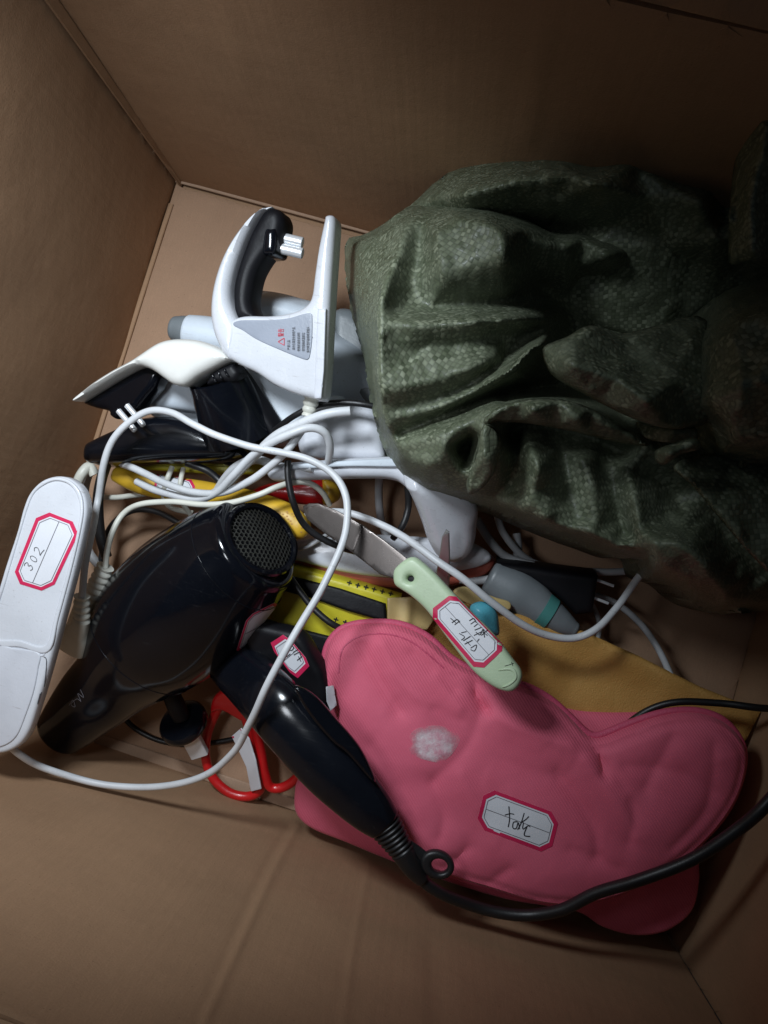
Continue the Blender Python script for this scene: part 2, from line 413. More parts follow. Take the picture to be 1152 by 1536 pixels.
def pxloft(name, secs, mat, parent=None, seg=32, n=8, expo=2.0, round_ends=(0, 0), angle=40, linear=False):
    """secs: (px, py, z, half width px, half height / half width)"""
    S = np.array([tuple(pt(s[0], s[1], s[2]))+(m_at(s[2], s[3]), m_at(s[2], s[3])*(s[4] if len(s) > 4 else 1)) for s in secs])
    if not linear: S = catmull(S, n)
    P, ru, rv = S[:, :3], S[:, 3].copy(), S[:, 4].copy()
    L = np.r_[0, np.cumsum(np.linalg.norm(np.diff(P, axis=0), axis=1))]
    if round_ends[0] or round_ends[1]:
        # insert end rings with a quarter-round profile
        def endcap(p, t, a, b_, rr):
            q = [];
            for k in range(6, -1, -1):
                th = k/6*PI/2; q.append((p+t*rr*math.sin(th), a-rr*(1-math.cos(th)) if a > rr else a*max(math.cos(th), .02), b_-rr*(1-math.cos(th)) if b_ > rr else b_*max(math.cos(th), .02)))
            return q
        t0 = unit(P[0]-P[1]); t1 = unit(P[-1]-P[-2]); A = []; B_ = []
        if round_ends[0]: A = endcap(P[0], t0, ru[0], rv[0], round_ends[0])[:-1]
        if round_ends[1]: B_ = endcap(P[-1], t1, ru[-1], rv[-1], round_ends[1])[:-1][::-1]
        P = np.array([a[0] for a in A]+list(P)+[a[0] for a in B_]); ru = np.array([a[1] for a in A]+list(ru)+[a[1] for a in B_]); rv = np.array([a[2] for a in A]+list(rv)+[a[2] for a in B_])
    return loft_path(name, P, ru, rv, mat, parent, seg, expo=expo, angle=angle)
def boot(name, a, b_, w0, w1, mat, parent, ribs=5, flat=.8):
    """ribbed strain relief between two pixel points (px,py,z); half widths in px"""
    A, B_ = pt(*a), pt(*b_); N = ribs*8; P = []; ru = []
    for i in range(N+1):
        q = i/N; w = w0+(w1-w0)*q; k = .5+.5*math.cos(q*ribs*2*PI); k = k**.5
        P.append(A+(B_-A)*q); ru.append(m_at(a[2], w)*(.80+.20*k))
    ru = np.array(ru)
    return loft_path(name, P, ru, ru*flat, mat, parent, 24, angle=60)
def bvh(*objs):
    V = []; Fc = []
    for o in objs:
        k = len(V); org = Vector(o['_org']); V += [v.co+org for v in o.data.vertices]; Fc += [[i+k for i in p.vertices] for p in o.data.polygons]
    return BVHTree.FromPolygons(V, Fc)
def decal(name, pxy, faces, tree, off, mat, parent, uv=None, maxdist=None):
    """lays a flat mesh given in photo pixels onto the surface it hits"""
    V = []; ok = []
    for p in pxy:
        d = Vector(ray(p[0], p[1])).normalized(); h = tree.ray_cast(Vector(CAM), d)
        if h[0] is None: V.append((0, 0, 0)); ok.append(False)
        else:
            nn = h[1]; nn = nn if nn.dot(d) < 0 else -nn
            V.append(tuple(h[0]+nn*off)); ok.append(True)
    fs = [f for f in faces if all(ok[i] for i in f)]
    used = sorted({i for f in fs for i in f}); mp = {j: i for i, j in enumerate(used)}
    V = np.array([V[i] for i in used])
    if len(V) == 0: return None
    if uv is None: uv = np.asarray(pxy)/2500
    return mk(name, V, [tuple(mp[i] for i in f) for f in fs], mat, parent, uv=np.asarray(uv)[used], smooth=True)
def quadmap(q):
    q = np.array(q, float)
    def f(P):
        P = np.asarray(P, float); s, t = P[:, :1], P[:, 1:2]
        return q[0]*(1-s)*(1-t)+q[1]*s*(1-t)+q[2]*s*t+q[3]*(1-s)*t
    return f
def fillpoly(loops, g):
    pts = np.vstack(loops); ls = []; k = 0
    for L in loops: ls.append(list(range(k, k+len(L)))); k += len(L)
    lo_, hi_ = pts.min(0), pts.max(0)
    X, Y = np.meshgrid(np.arange(lo_[0], hi_[0], g), np.arange(lo_[1], hi_[1], g)); G = np.stack([X.ravel(), Y.ravel()], -1)
    kk = inside(G, loops[0])
    for L in loops[1:]: kk &= ~inside(G, L)
    for L in loops: kk &= dist_poly(G, L) > g*.4
    V, T = cdt(np.vstack([pts, G[kk]]), ls)
    return V, T
def octa(i, asp, c):
    """octagon inset by i, corners cut by c, in unit square with aspect asp (w/h)"""
    x0, y0, x1, y1 = i, i*asp, 1-i, 1-i*asp; cx, cy = c, c*asp
    P = [(x0+cx, y0), (x1-cx, y0), (x1, y0+cy), (x1, y1-cy), (x1-cx, y1), (x0+cx, y1), (x0, y1-cy), (x0, y0+cy)]
    Q = []
    for k in range(8):
        a, b_ = np.array(P[k]), np.array(P[(k+1) % 8]); m = 3
        Q += [a+(b_-a)*j/m for j in range(m)]
    return np.array(Q)
def ribbon(P, w):
    P = np.asarray(P, float); T = np.gradient(P, axis=0); T /= np.linalg.norm(T, axis=1)[:, None]+1e-9; N = np.stack([-T[:, 1], T[:, 0]], -1)*w/2
    V = np.vstack([P+N, P-N]); n = len(P)
    return V, [(i, i+1, n+i+1, n+i) for i in range(n-1)]
def strokes(name, lines, w, tree, off, mat, parent):
    V = []; Fc = []
    for L in lines:
        L = resample(catmull(np.array(L, float), 6), 1.2, closed=False) if len(L) > 2 else resample(np.array(L, float), 1.5, closed=False)
        v, f = ribbon(L, w*random.uniform(.85, 1.15)); k = len(V); V += v.tolist(); Fc += [tuple(i+k for i in q) for q in f]
    return decal(name, V, Fc, tree, off, mat, parent)
def sticker(q, asp, tree, parent, writing=(), wink='ink', ww=1.3, border=.055, redframe='label_red', hline=True, cut=.12):
    f = quadmap(q)
    V, T = fillpoly([octa(0, asp, cut)], .07)
    s = decal('sticker', f(V), T, tree, .00018, 'paper', parent, uv=V*.03)
    V, T = fillpoly([octa(0, asp, cut), octa(border, asp, cut*.85)], .07)
    decal('sticker_border', f(V), T, tree, .00034, redframe, s)
    ins = octa(border*1.45, asp, cut*.78); ins = np.vstack([ins, ins[:1]])
    lines = [f(ins)]
    if hline: lines.append(f(np.array([(border*1.45, .5), (1-border*1.45, .5)])))
    V = []; Fc = []
    for L in lines:
        L = resample(L, 2.0, closed=False); v, fc = ribbon(L, .8); k = len(V); V += v.tolist(); Fc += [tuple(i+k for i in z) for z in fc]
    decal('printed_line', V, Fc, tree, .0005, 'thin_ink' if hline else 'label_red', s)
    if len(writing): strokes('handwriting', writing, ww, tree, .0006, wink, s)
    return s
def hexprism(name, o, ax, ru, L, mat, parent, seg=24):
    return None
#== PART 2
# ------------------------------------------------------------------ setting: the surface under the box, the box
gv = [(-2, -2, -.012), (2, -2, -.012), (2, 2, -.012), (-2, 2, -.012)]
g = mk('ground', gv, [(0, 1, 2, 3)], 'table_floor', smooth=False, uv=[(v[0], v[1]) for v in gv]); g['kind'] = 'structure'
A_ = pt(265, 271, 0); B_ = pt(1000, 1402, 0)
X0, Y1, X1, Y0 = A_[0], A_[1], B_[0], B_[1]
HB = .300; TH = .005
box = empty('cardboard_box', ((X0+X1)/2, (Y0+Y1)/2, 0), 'open brown corrugated cardboard box holding all the jumbled appliances', 'box')
def panel(name, o, u, v, outline, mat, t=TH, top=None, holes=(), grid=.012, r=.0008):
    fr = Frame(o, u, v)
    return slab(name, fr, outline, mat, box, t=t, r=r, smooth=False, local=True, top=top, base=-t/2, grid=grid, step=.012)
def rect(w, h, x=0, y=0): return [(x, y), (x+w, y), (x+w, y+h), (x, y+h)]
LX, LY = X1-X0, Y1-Y0
panel('base_panel', (X0-.02, Y0-.02, -.0045), (1, 0, 0), (0, 1, 0), rect(LX+.04, LY+.04), 'cardboard')
# bottom flap with torn far edge
fe = [(0, 0), (LX, 0), (LX, LY-.012)]
k = 60
for i in range(1, k): 
    q = 1-i/k; fe.append((LX*q, LY-.0035-.008*q*q**.3-random.uniform(0, .0011)))
fe.append((0, LY-.003))
fo = ridges([([(140, 1100), (300, 1150), (440, 1200)], .0016, 6), ([(170, 880), (250, 900)], .0015, 14), ([(230, 420), (420, 430)], .0006, 30)])
panel('bottom_flap', (X0, Y0, 0), (1, 0, 0), (0, 1, 0), fe, 'cardboard_floor', t=.004, top=fo, grid=.006)
warp = lambda am, seed: (lambda P, d: am*(np.sin(P[:, 0]*.011+seed)*np.cos(P[:, 1]*.009+seed*2)))
def walltop(spec, am, seed):
    rf = ridges(spec); wf = warp(am, seed)
    return lambda P, d: rf(P)+wf(P, d)
# far wall faces -y
panel('side_panel', (X0, Y1, -.004), (1, 0, 0), (0, 0, 1), rect(LX, HB+.004), 'cardboard', top=walltop([([(335, 0), (372, 130)], .0007, 9), ([(822, 0), (790, 210)], .0012, 7)], .0010, 1), grid=.006)
# left wall faces +x
panel('side_panel', (X0, Y0, -.004), (0, 1, 0), (0, 0, 1), rect(LY, HB+.004), 'cardboard', top=walltop([([(0, 330), (120, 420), (180, 520)], .0010, 40)], .0011, 2), grid=.006)
# near wall faces +y
panel('side_panel', (X1, Y0, -.004), (-1, 0, 0), (0, 0, 1), rect(LX, HB+.004), 'cardboard',
      top=walltop([([(446, 1240), (400, 1330), (306, 1536)], .0011, 6), ([(432, 1240), (387, 1325), (294, 1536)], -.0005, 6), ([(552, 1300), (530, 1420), (516, 1536)], .0005, 6), ([(280, 1205), (360, 1235), (445, 1242)], .0005, 6), ([(650, 1420), (660, 1536)], -.001, 20)], .0012, 3), grid=.0020)
# right wall faces -x
panel('side_panel', (X1, Y1, -.004), (0, -1, 0), (0, 0, 1), rect(LY, HB+.004), 'cardboard', top=walltop([], .001, 4), grid=.01)
# glue tab on the left wall by the far corner
panel('glue_tab', (X0+.0050, Y1-.0305, 0), (0, 1, 0), (0, 0, 1), [(.0270, -.001), (.0300, -.001), (.0300, HB), (.0215, HB-.004)], 'cardboard', t=.0016, r=0.0)
# folded score strip at the foot of the far wall
slab('fold_strip', Frame((X0, Y1-.0020, .0016), (1, 0, 0), (0, 1, 0)), rect(LX*.98, .0035), 'cardboard_edge', box, t=.0028, r=.0012, smooth=False, local=True, step=.01)
slab('fold_strip', Frame((X0, Y0, .0012), (1, 0, 0), (0, 1, 0)), rect(LX*.98, .009), 'cardboard_edge', box, t=.0028, r=.0013, smooth=False, local=True, step=.01)
slab('fold_strip', Frame((X0, Y0, .0012), (1, 0, 0), (0, 1, 0)), rect(.004, LY-.02), 'cardboard', box, t=.003, r=.0013, smooth=False, local=True, step=.01)
# top flaps lean outward
for (o_, u_, l_, ov) in (((X0, Y1, HB+.003), (1, 0, 0), LX, (0, 1)), ((X0, Y0, HB+.003), (0, 1, 0), LY, (-1, 0)), ((X1, Y0, HB+.003), (-1, 0, 0), LX, (0, -1)), ((X1, Y1, HB+.003), (0, -1, 0), LY, (1, 0))):
    a = math.radians(35); v_ = (ov[0]*math.sin(a), ov[1]*math.sin(a), math.cos(a))
    panel('top_flap', o_, u_, v_, rect(l_, .17), 'cardboard')
#== PART 3 woven sack
def tin(ctrl, extra_edges=(), raw=False):
    C = np.array(ctrl, float)
    r = delaunay_2d_cdt([Vector((c[0], c[1])) for c in C], list(extra_edges), [], 0, 1e-6)
    V = np.array([tuple(v) for v in r[0]]); Z = C[[o[0] if len(o) else 0 for o in r[3]], 2]
    T = np.array(r[2])
    x0, y0 = V.min(0)-40; x1, y1 = V.max(0)+40; g = 4.0
    nx, ny = int((x1-x0)/g)+2, int((y1-y0)/g)+2
    X, Y = np.meshgrid(x0+np.arange(nx)*g, y0+np.arange(ny)*g); Zg = np.full(X.shape, np.nan)
    for t in T:
        a, b_, c = V[t]; det = (b_[1]-c[1])*(a[0]-c[0])+(c[0]-b_[0])*(a[1]-c[1])
        if abs(det) < 1e-9: continue
        l1 = ((b_[1]-c[1])*(X-c[0])+(c[0]-b_[0])*(Y-c[1]))/det; l2 = ((c[1]-a[1])*(X-c[0])+(a[0]-c[0])*(Y-c[1]))/det; l3 = 1-l1-l2
        k = (l1 >= -1e-6)&(l2 >= -1e-6)&(l3 >= -1e-6); Zg[k] = (l1*Z[t[0]]+l2*Z[t[1]]+l3*Z[t[2]])[k]
    bad = np.isnan(Zg)
    P = V; 
    if bad.any():
        q = np.stack([X[bad], Y[bad]], -1); dd = ((q[:, None]-P[None])**2).sum(2); Zg[bad] = Z[dd.argmin(1)]
    ker = np.array([.9, 2.6, 3.6, 2.6, .9]); ker /= ker.sum()
    for _ in range(0 if raw else 1):
        Zp = np.pad(Zg, 2, 'edge'); Zg = sum(ker[i]*Zp[i:i+Zg.shape[0], 2:-2] for i in range(5))
        Zp = np.pad(Zg, 2, 'edge'); Zg = sum(ker[i]*Zp[2:-2, i:i+Zg.shape[1]] for i in range(5))
    Bl = Zg.copy()
    for _ in range(16):
        Zp = np.pad(Bl, 2, 'edge'); Bl = sum(ker[i]*Zp[i:i+Bl.shape[0], 2:-2] for i in range(5))
        Zp = np.pad(Bl, 2, 'edge'); Bl = sum(ker[i]*Zp[2:-2, i:i+Bl.shape[1]] for i in range(5))
    Zg = Zg+(0 if raw else .12)*(Zg-Bl)
    def f(Q):
        Q = np.asarray(Q, float); u_ = np.clip((Q[:, 0]-x0)/g, 0, nx-2.001); v_ = np.clip((Q[:, 1]-y0)/g, 0, ny-2.001)
        i, j = u_.astype(int), v_.astype(int); a, b_ = u_-i, v_-j
        return Zg[j, i]*(1-a)*(1-b_)+Zg[j, i+1]*a*(1-b_)+Zg[j+1, i]*(1-a)*b_+Zg[j+1, i+1]*a*b_
    return f
def fnoise(P, s, seed):
    h = np.zeros(len(P)); r2 = np.random.default_rng(seed)
    for k in range(14):
        a = r2.uniform(0, 2*PI); fq = s*r2.uniform(.5, 2.2); ph = r2.uniform(0, 2*PI)
        h += np.sin(P[:, 0]*math.cos(a)*fq+P[:, 1]*math.sin(a)*fq+ph)/(fq/s)
    return h/6
def facets(P, spacing, seed):
    r2 = np.random.default_rng(seed); lo_, hi_ = P.min(0)-2*spacing, P.max(0)+2*spacing
    n = int((hi_[0]-lo_[0])*(hi_[1]-lo_[1])/spacing**2); C = np.column_stack([r2.uniform(lo_[0], hi_[0], n), r2.uniform(lo_[1], hi_[1], n), r2.uniform(-1, 1, n)])
    return tin(C, raw=True)(P)
def sheet(name, outline, ctrl, mat, parent, edge_drop=.012, dw=14, step=5, namp=.0012, seed=1, uvrot=.2, thick=.0009, smooth=True, skirt=0.0, edges=(), crumple=1.0):
    out = catmull(np.array(outline, float), 5, True) if smooth else np.array(outline, float)
    A = .5*np.sum(out[:, 0]*np.roll(out[:, 1], -1)-np.roll(out[:, 0], -1)*out[:, 1])
    if A > 0: out = out[::-1]          # pixel y runs down
    out = resample(out, step)
    lo_, hi_ = out.min(0), out.max(0)
    X, Y = np.meshgrid(np.arange(lo_[0], hi_[0], step), np.arange(lo_[1], hi_[1], step)); G = np.stack([X.ravel(), Y.ravel()], -1); G[:, 0] += (np.floor((G[:, 1]-lo_[1])/step+.5) % 2)*step/2
    G = G[inside(G, out)]; G = G[dist_poly(G, out) > step*.5]
    V, T = cdt(np.vstack([out, G]), [list(range(len(out)))])
    T = T[:, ::-1]
    f = tin(ctrl, edges); d = dist_poly(V, out)
    rid = 1-np.abs(fnoise(V, .055, seed))*2
    z = f(V)+crumple*(.0030*facets(V, 42, seed+70)+.0010*facets(V, 16, seed+90))*np.clip(d/10, 0, 1)+namp*rid+namp*.5*(1-2*np.abs(fnoise(V+6*np.stack([fnoise(V, .05, seed+8), fnoise(V, .05, seed+9)], -1), .12, seed+5)))-edge_drop*np.clip(1-d/dw, 0, 1)**2
    W3 = np.array([pt(p[0], p[1], zz) for p, zz in zip(V, z)])
    ca, sa = math.cos(uvrot), math.sin(uvrot)
    E = np.unique(np.sort(np.vstack([T[:, [0, 1]], T[:, [1, 2]], T[:, [2, 0]]]), 1), axis=0); a_, b_ = E[:, 0], E[:, 1]
    L3 = np.linalg.norm(W3[a_]-W3[b_], axis=1); Q2 = W3[:, :2].copy(); nV = len(Q2); deg = np.bincount(E.ravel(), minlength=nV)+1e-9
    for _ in range(260):
        dd = Q2[b_]-Q2[a_]; ll = np.linalg.norm(dd, axis=1)+1e-9; mv = dd*((ll-np.minimum(L3, .02))/ll*.5)[:, None]
        for c_ in (0, 1): Q2[:, c_] += 1.5*(np.bincount(a_, mv[:, c_], nV)-np.bincount(b_, mv[:, c_], nV))/deg
    uu, vv = Q2[:, 0], Q2[:, 1]
    U = np.stack([uu*ca-vv*sa+uvrot, uu*sa+vv*ca+uvrot], -1)
    fc = [tuple(t) for t in T]
    W3 = list(W3); U = list(U)
    if skirt:
        nb = len(out); k = len(W3)
        for i in range(nb):
            w = np.array(W3[i]); c = np.array((w[0]*.985+.0, w[1], w[2]-skirt)); W3.append(c); U.append(U[i]+np.array((0, skirt)))
        for i in range(nb):
            j = (i+1) % nb; fc.append((i, j, k+j, k+i))
    o = mk(name, W3, fc, mat, parent, uv=U, angle=75)
    md = o.modifiers.new('thickness', 'SOLIDIFY'); md.thickness = thick; md.offset = -1
    return o
sack = empty('woven_sack', pt(900, 560, 0), 'large crumpled dark green woven plastic sack filling the right side of the box', 'sack')
back = [(585, 345), (625, 300), (668, 262), (710, 240), (770, 226), (830, 222), (890, 236), (950, 234), (1010, 255), (1090, 270), (1180, 280), (1270, 300), (1270, 520), (1000, 520), (800, 460), (640, 400)]
backc = [(585, 345, .12), (625, 300, .13), (690, 250, .14), (770, 226, .145), (830, 222, .15), (890, 236, .15), (950, 234, .16), (1090, 270, .16), (1270, 300, .16), (1270, 520, .10), (1000, 520, .10), (800, 460, .10), (640, 400, .10),
         (700, 290, .185), (780, 270, .20), (850, 262, .205), (830, 310, .175), (780, 320, .155), (800, 345, .12), (860, 345, .125), (900, 275, .215), (950, 245, .19), (930, 335, .155), (975, 300, .185), (1010, 370, .16), (1050, 300, .20), (1080, 360, .18), (1150, 320, .2), (700, 330, .15), (1100, 450, .12), (880, 370, .14)]
sheet('rear_fold', back, backc, 'woven_sack', sack, seed=3, uvrot=-.35, skirt=.06)
front = [(520, 362), (545, 352), (572, 338), (600, 318), (622, 308), (680, 306), (735, 311), (790, 330), (832, 350), (880, 352), (945, 372), (1010, 400), (1080, 430), (1200, 470), (1270, 700), (1270, 900), (1180, 912), (1120, 918), (1075, 920), (1040, 905), (1010, 880), (975, 868), (965, 838), (930, 836), (890, 822), (850, 808), (780, 780), (740, 762), (695, 750), (655, 742), (620, 728), (590, 700), (568, 650), (556, 600), (545, 530), (528, 470), (519, 410)]
fc_ = [(520, 362, .10), (519, 410, .10), (528, 470, .10), (545, 530, .10), (556, 600, .10), (568, 650, .10), (590, 700, .11), (620, 728, .115), (695, 748, .13), (780, 780, .13), (850, 808, .13), (930, 836, .13), (965, 845, .13), (1010, 880, .11), (1075, 920, .09), (1180, 912, .09), (1270, 900, .09), (1270, 700, .12), (1200, 470, .14),
       (545, 352, .12), (622, 308, .145), (680, 306, .16), (735, 311, .165), (790, 330, .165), (832, 350, .16), (880, 352, .16), (945, 372, .155), (1010, 400, .14), (1080, 430, .12),
]
flines = [
 [(612, 335, .170), (598, 380, .186), (578, 425, .197), (568, 465, .200), (566, 520, .199), (564, 570, .193), (570, 620, .180), (590, 662, .166)],
 [(536, 372, .125), (538, 440, .135), (548, 520, .140), (556, 580, .140)],
 [(638, 328, .168), (628, 390, .171), (614, 440, .176), (608, 462, .180)],
 [(608, 462, .180), (680, 460, .174), (760, 453, .158), (850, 443, .110)],
 [(652, 345, .196), (660, 400, .203), (672, 432, .192)],
 [(690, 325, .198), (735, 335, .208), (753, 355, .211), (759, 392, .208), (748, 430, .188)],
 [(785, 345, .186), (795, 390, .172), (805, 425, .140)],
 [(830, 365, .172), (860, 395, .145), (880, 430, .100)],
 [(910, 385, .165), (945, 412, .120), (990, 445, .085)],
 [(572, 480, .199), (640, 486, .203), (720, 481, .200), (775, 477, .190), (812, 478, .165), (850, 480, .110)],
 [(590, 528, .192), (680, 518, .186), (760, 502, .168), (820, 494, .148)],
 [(578, 588, .192), (650, 574, .193), (715, 550, .192), (745, 540, .182)],
 [(590, 612, .181), (660, 598, .176), (720, 570, .172), (775, 525, .158), (815, 500, .145)],
 [(578, 634, .176), (650, 616, .183), (700, 594, .190), (745, 568, .197), (778, 543, .204), (795, 520, .206), (812, 512, .200)],
 [(600, 650, .160), (650, 629, .160), (690, 613, .152), (735, 596, .140), (790, 588, .122), (860, 582, .110), (920, 600, .105)],
 [(805, 540, .160), (850, 540, .120), (900, 520, .100), (960, 480, .100), (1020, 500, .095)],
 [(604, 664, .172), (650, 650, .184), (690, 634, .190), (722, 616, .196), (745, 604, .190)],
 [(604, 690, .160), (640, 698, .174), (672, 704, .170)],
 [(640, 725, .140), (680, 738, .140)],
 [(670, 668, .187), (684, 696, .174), (698, 722, .160)],
 [(674, 664, .187), (700, 648, .190), (720, 632, .193)],
 [(690, 672, .150), (706, 664, .150), (702, 690, .148)],
 [(730, 628, .200), (745, 617, .205), (790, 603, .206), (840, 607, .202), (890, 622, .190), (930, 640, .178), (970, 665, .160)],
 [(726, 640, .203), (718, 680, .188), (706, 716, .168)],
 [(748, 645, .180), (752, 680, .186), (740, 715, .172), (716, 738, .152)],
 [(762, 655, .150), (774, 685, .158), (765, 720, .150), (738, 748, .138)],
 [(770, 640, .150), (830, 640, .140), (880, 652, .138), (940, 680, .135)],
 [(796, 668, .178), (806, 700, .186), (800, 730, .178), (785, 765, .158)],
 [(840, 672, .152), (852, 720, .154), (862, 775, .150)],
 [(880, 690, .164), (892, 740, .164), (900, 795, .158)],
 [(908, 690, .146), (922, 740, .148), (936, 800, .142)],
 [(940, 700, .160), (952, 750, .170), (958, 800, .172), (955, 832, .150)],
 [(985, 720, .142), (1000, 770, .150), (1020, 800, .166)],
 [(830, 788, .160), (890, 800, .168), (925, 818, .164)],
 [(975, 815, .182), (1015, 812, .188), (1050, 838, .186), (1078, 872, .170), (1090, 900, .140)],
 [(990, 850, .168), (1030, 870, .160)],
 [(1050, 760, .140), (1100, 820, .130), (1160, 870, .120)], [(1150, 760, .14), (1200, 800, .14)]]
def densify(L, st=16):
    out_ = []
    C3 = catmull(np.array(L, float), 6); out_ = resample(C3, st, closed=False) if len(L) > 2 else np.array(L, float)
    return out_
fedges = []
for L in flines:
    D = densify(L); k = len(fc_); fc_ += [tuple(p) for p in D]; fedges += [(k+i, k+i+1) for i in range(len(D)-1)]
sheet('sack_body', front, fc_, 'woven_sack', sack, step=3.2, seed=8, uvrot=.28, edge_drop=.02, dw=16, skirt=.05, namp=.0007, edges=fedges)
# folded lip round the pocket
sheet('pocket_fold', [(724, 634), (745, 612), (785, 600), (835, 598), (885, 612), (935, 642), (974, 668), (930, 664), (880, 652), (830, 641), (780, 634), (748, 634)],
      [(724, 634, .208), (745, 612, .212), (785, 600, .214), (835, 598, .214), (885, 612, .206), (935, 642, .195), (974, 668, .185), (930, 664, .182), (880, 652, .19), (830, 641, .196), (780, 634, .196), (748, 634, .2), (800, 618, .222), (870, 632, .214)], 'woven_sack', sack, step=4, seed=21, uvrot=.5, edge_drop=.006, dw=8, namp=.0008)
sheet('pocket_fold', [(724, 640), (740, 640), (752, 660), (745, 700), (728, 728), (705, 742), (700, 722), (712, 690)],
      [(724, 640, .206), (740, 640, .2), (752, 660, .196), (745, 700, .19), (728, 728, .178), (705, 742, .168), (700, 722, .176), (712, 690, .19), (730, 690, .2)], 'woven_sack', sack, step=4, seed=22, uvrot=-.3, edge_drop=.006, dw=8, namp=.0008)
# tongue of cloth leading to the gathered neck
sheet('gathered_tongue', [(816, 520), (850, 505), (885, 488), (930, 500), (980, 490), (1060, 480), (1080, 600), (1050, 640), (1005, 643), (960, 632), (915, 612), (870, 588), (832, 566), (818, 545)],
      [(816, 520, .222), (850, 505, .228), (885, 488, .222), (930, 500, .2), (980, 490, .19), (1060, 480, .18), (1080, 600, .21), (1050, 640, .20), (1005, 643, .215), (960, 632, .22), (915, 612, .22), (870, 588, .222), (832, 566, .222), (818, 545, .222),
       (860, 545, .243), (920, 565, .238), (975, 600, .24), (960, 560, .218), (1010, 570, .222), (940, 530, .212)], 'woven_sack', sack, step=4, seed=31, uvrot=.7, edge_drop=.010, dw=9, namp=.001)
sheet('gathered_tongue', [(955, 632), (985, 640), (1040, 640), (1045, 660), (1010, 664), (975, 660), (960, 648)], [(955, 632, .18), (985, 640, .2), (1045, 640, .2), (1045, 660, .2), (1000, 652, .208), (975, 660, .19)], 'woven_sack', sack, step=4, seed=33, uvrot=.3, edge_drop=.005, dw=6)
sheet('gathered_tongue', [(984, 676), (1000, 668), (1040, 656), (1052, 672), (1020, 682), (998, 697), (984, 692)], [(984, 676, .21), (1000, 668, .215), (1040, 656, .22), (1052, 672, .215), (1020, 682, .218), (998, 697, .21), (984, 692, .2), (1010, 680, .225)], 'woven_sack', sack, step=4, seed=34, uvrot=.3, edge_drop=.006, dw=8)
# filled bundle at the right
sheet('bundle', [(1030, 620), (1030, 560), (1038, 510), (1055, 470), (1080, 442), (1120, 425), (1180, 412), (1260, 420), (1275, 560), (1270, 700), (1210, 712), (1150, 706), (1110, 700), (1070, 688), (1040, 665)],
      [(1030, 620, .16), (1038, 510, .16), (1080, 442, .16), (1180, 412, .16), (1260, 420, .16), (1275, 560, .17), (1270, 700, .17), (1150, 706, .16), (1070, 688, .16), (1060, 600, .235), (1070, 520, .24), (1110, 480, .25), (1180, 460, .25), (1100, 640, .24), (1110, 580, .262), (1180, 560, .27), (1150, 660, .235), (1130, 672, .215), (1105, 660, .235)], 'woven_sack', sack, step=5, seed=41, uvrot=1.0, edge_drop=.012, dw=10, skirt=.05)
sheet('hanging_corner', [(1128, 130), (1160, 60), (1230, 40), (1230, 380), (1160, 398), (1130, 394), (1100, 398), (1092, 385), (1094, 340), (1098, 270), (1108, 210)],
      [(1128, 130, .235), (1160, 60, .24), (1230, 40, .24), (1230, 380, .22), (1160, 398, .22), (1095, 390, .22), (1098, 270, .22), (1108, 210, .225), (1125, 300, .245), (1130, 380, .24), (1150, 200, .25), (1160, 320, .23)], 'woven_sack', sack, step=5, seed=51, uvrot=.1, edge_drop=.010, dw=9)
sheet('lower_fold', [(1010, 700), (1040, 730), (1090, 790), (1150, 856), (1270, 960), (1275, 690), (1150, 690), (1060, 680)],
      [(1010, 700, .185), (1040, 730, .19), (1090, 790, .188), (1150, 856, .18), (1270, 960, .16), (1275, 690, .16), (1150, 690, .16), (1060, 680, .17), (1100, 750, .185), (1180, 800, .18)], 'woven_sack', sack, step=5, seed=61, uvrot=1.2, edge_drop=.003, dw=5)
#== PART 4 objects
# ---- pink bag
pink = empty('heat_pack', pt(800, 1200, 0), 'lobed pink twill cloth heat pack with worn white print and a paper sticker', 'heat pack')
pbz = .045
pback = [(452, 1162), (443, 1188), (446, 1218), (470, 1240), (520, 1260), (580, 1285), (660, 1315), (760, 1345), (860, 1362), (900, 1385), (950, 1398), (1000, 1390), (1035, 1360), (1046, 1315), (1048, 1270), (1085, 1190), (1100, 1120), (1060, 1072), (980, 1066), (900, 1064), (850, 1058), (760, 1030), (640, 1010), (560, 1060), (500, 1130)]
slab('rear_panel', fz(pbz), pback, 'pink_fabric', pink, t=.012, r=.004, bulge=.010, bw=.05, top=ridges([([(470, 1180), (500, 1240)], .0, 12), ([(900, 1350), (1000, 1370)], -.002, 15)]), uvrot=.1)
pfront = [(487, 1000), (492, 968), (510, 945), (540, 935), (585, 934), (620, 944), (650, 962), (675, 985), (705, 1003), (745, 1018), (790, 1030), (830, 1052), (860, 1080), (880, 1100), (900, 1103), (940, 1087), (990, 1070), (1040, 1066), (1082, 1080), (1110, 1110), (1115, 1145), (1100, 1195), (1065, 1245), (1015, 1290), (950, 1328), (880, 1350), (815, 1350), (740, 1330), (670, 1308), (610, 1285), (565, 1250), (530, 1195), (510, 1140), (498, 1080), (489, 1040)]
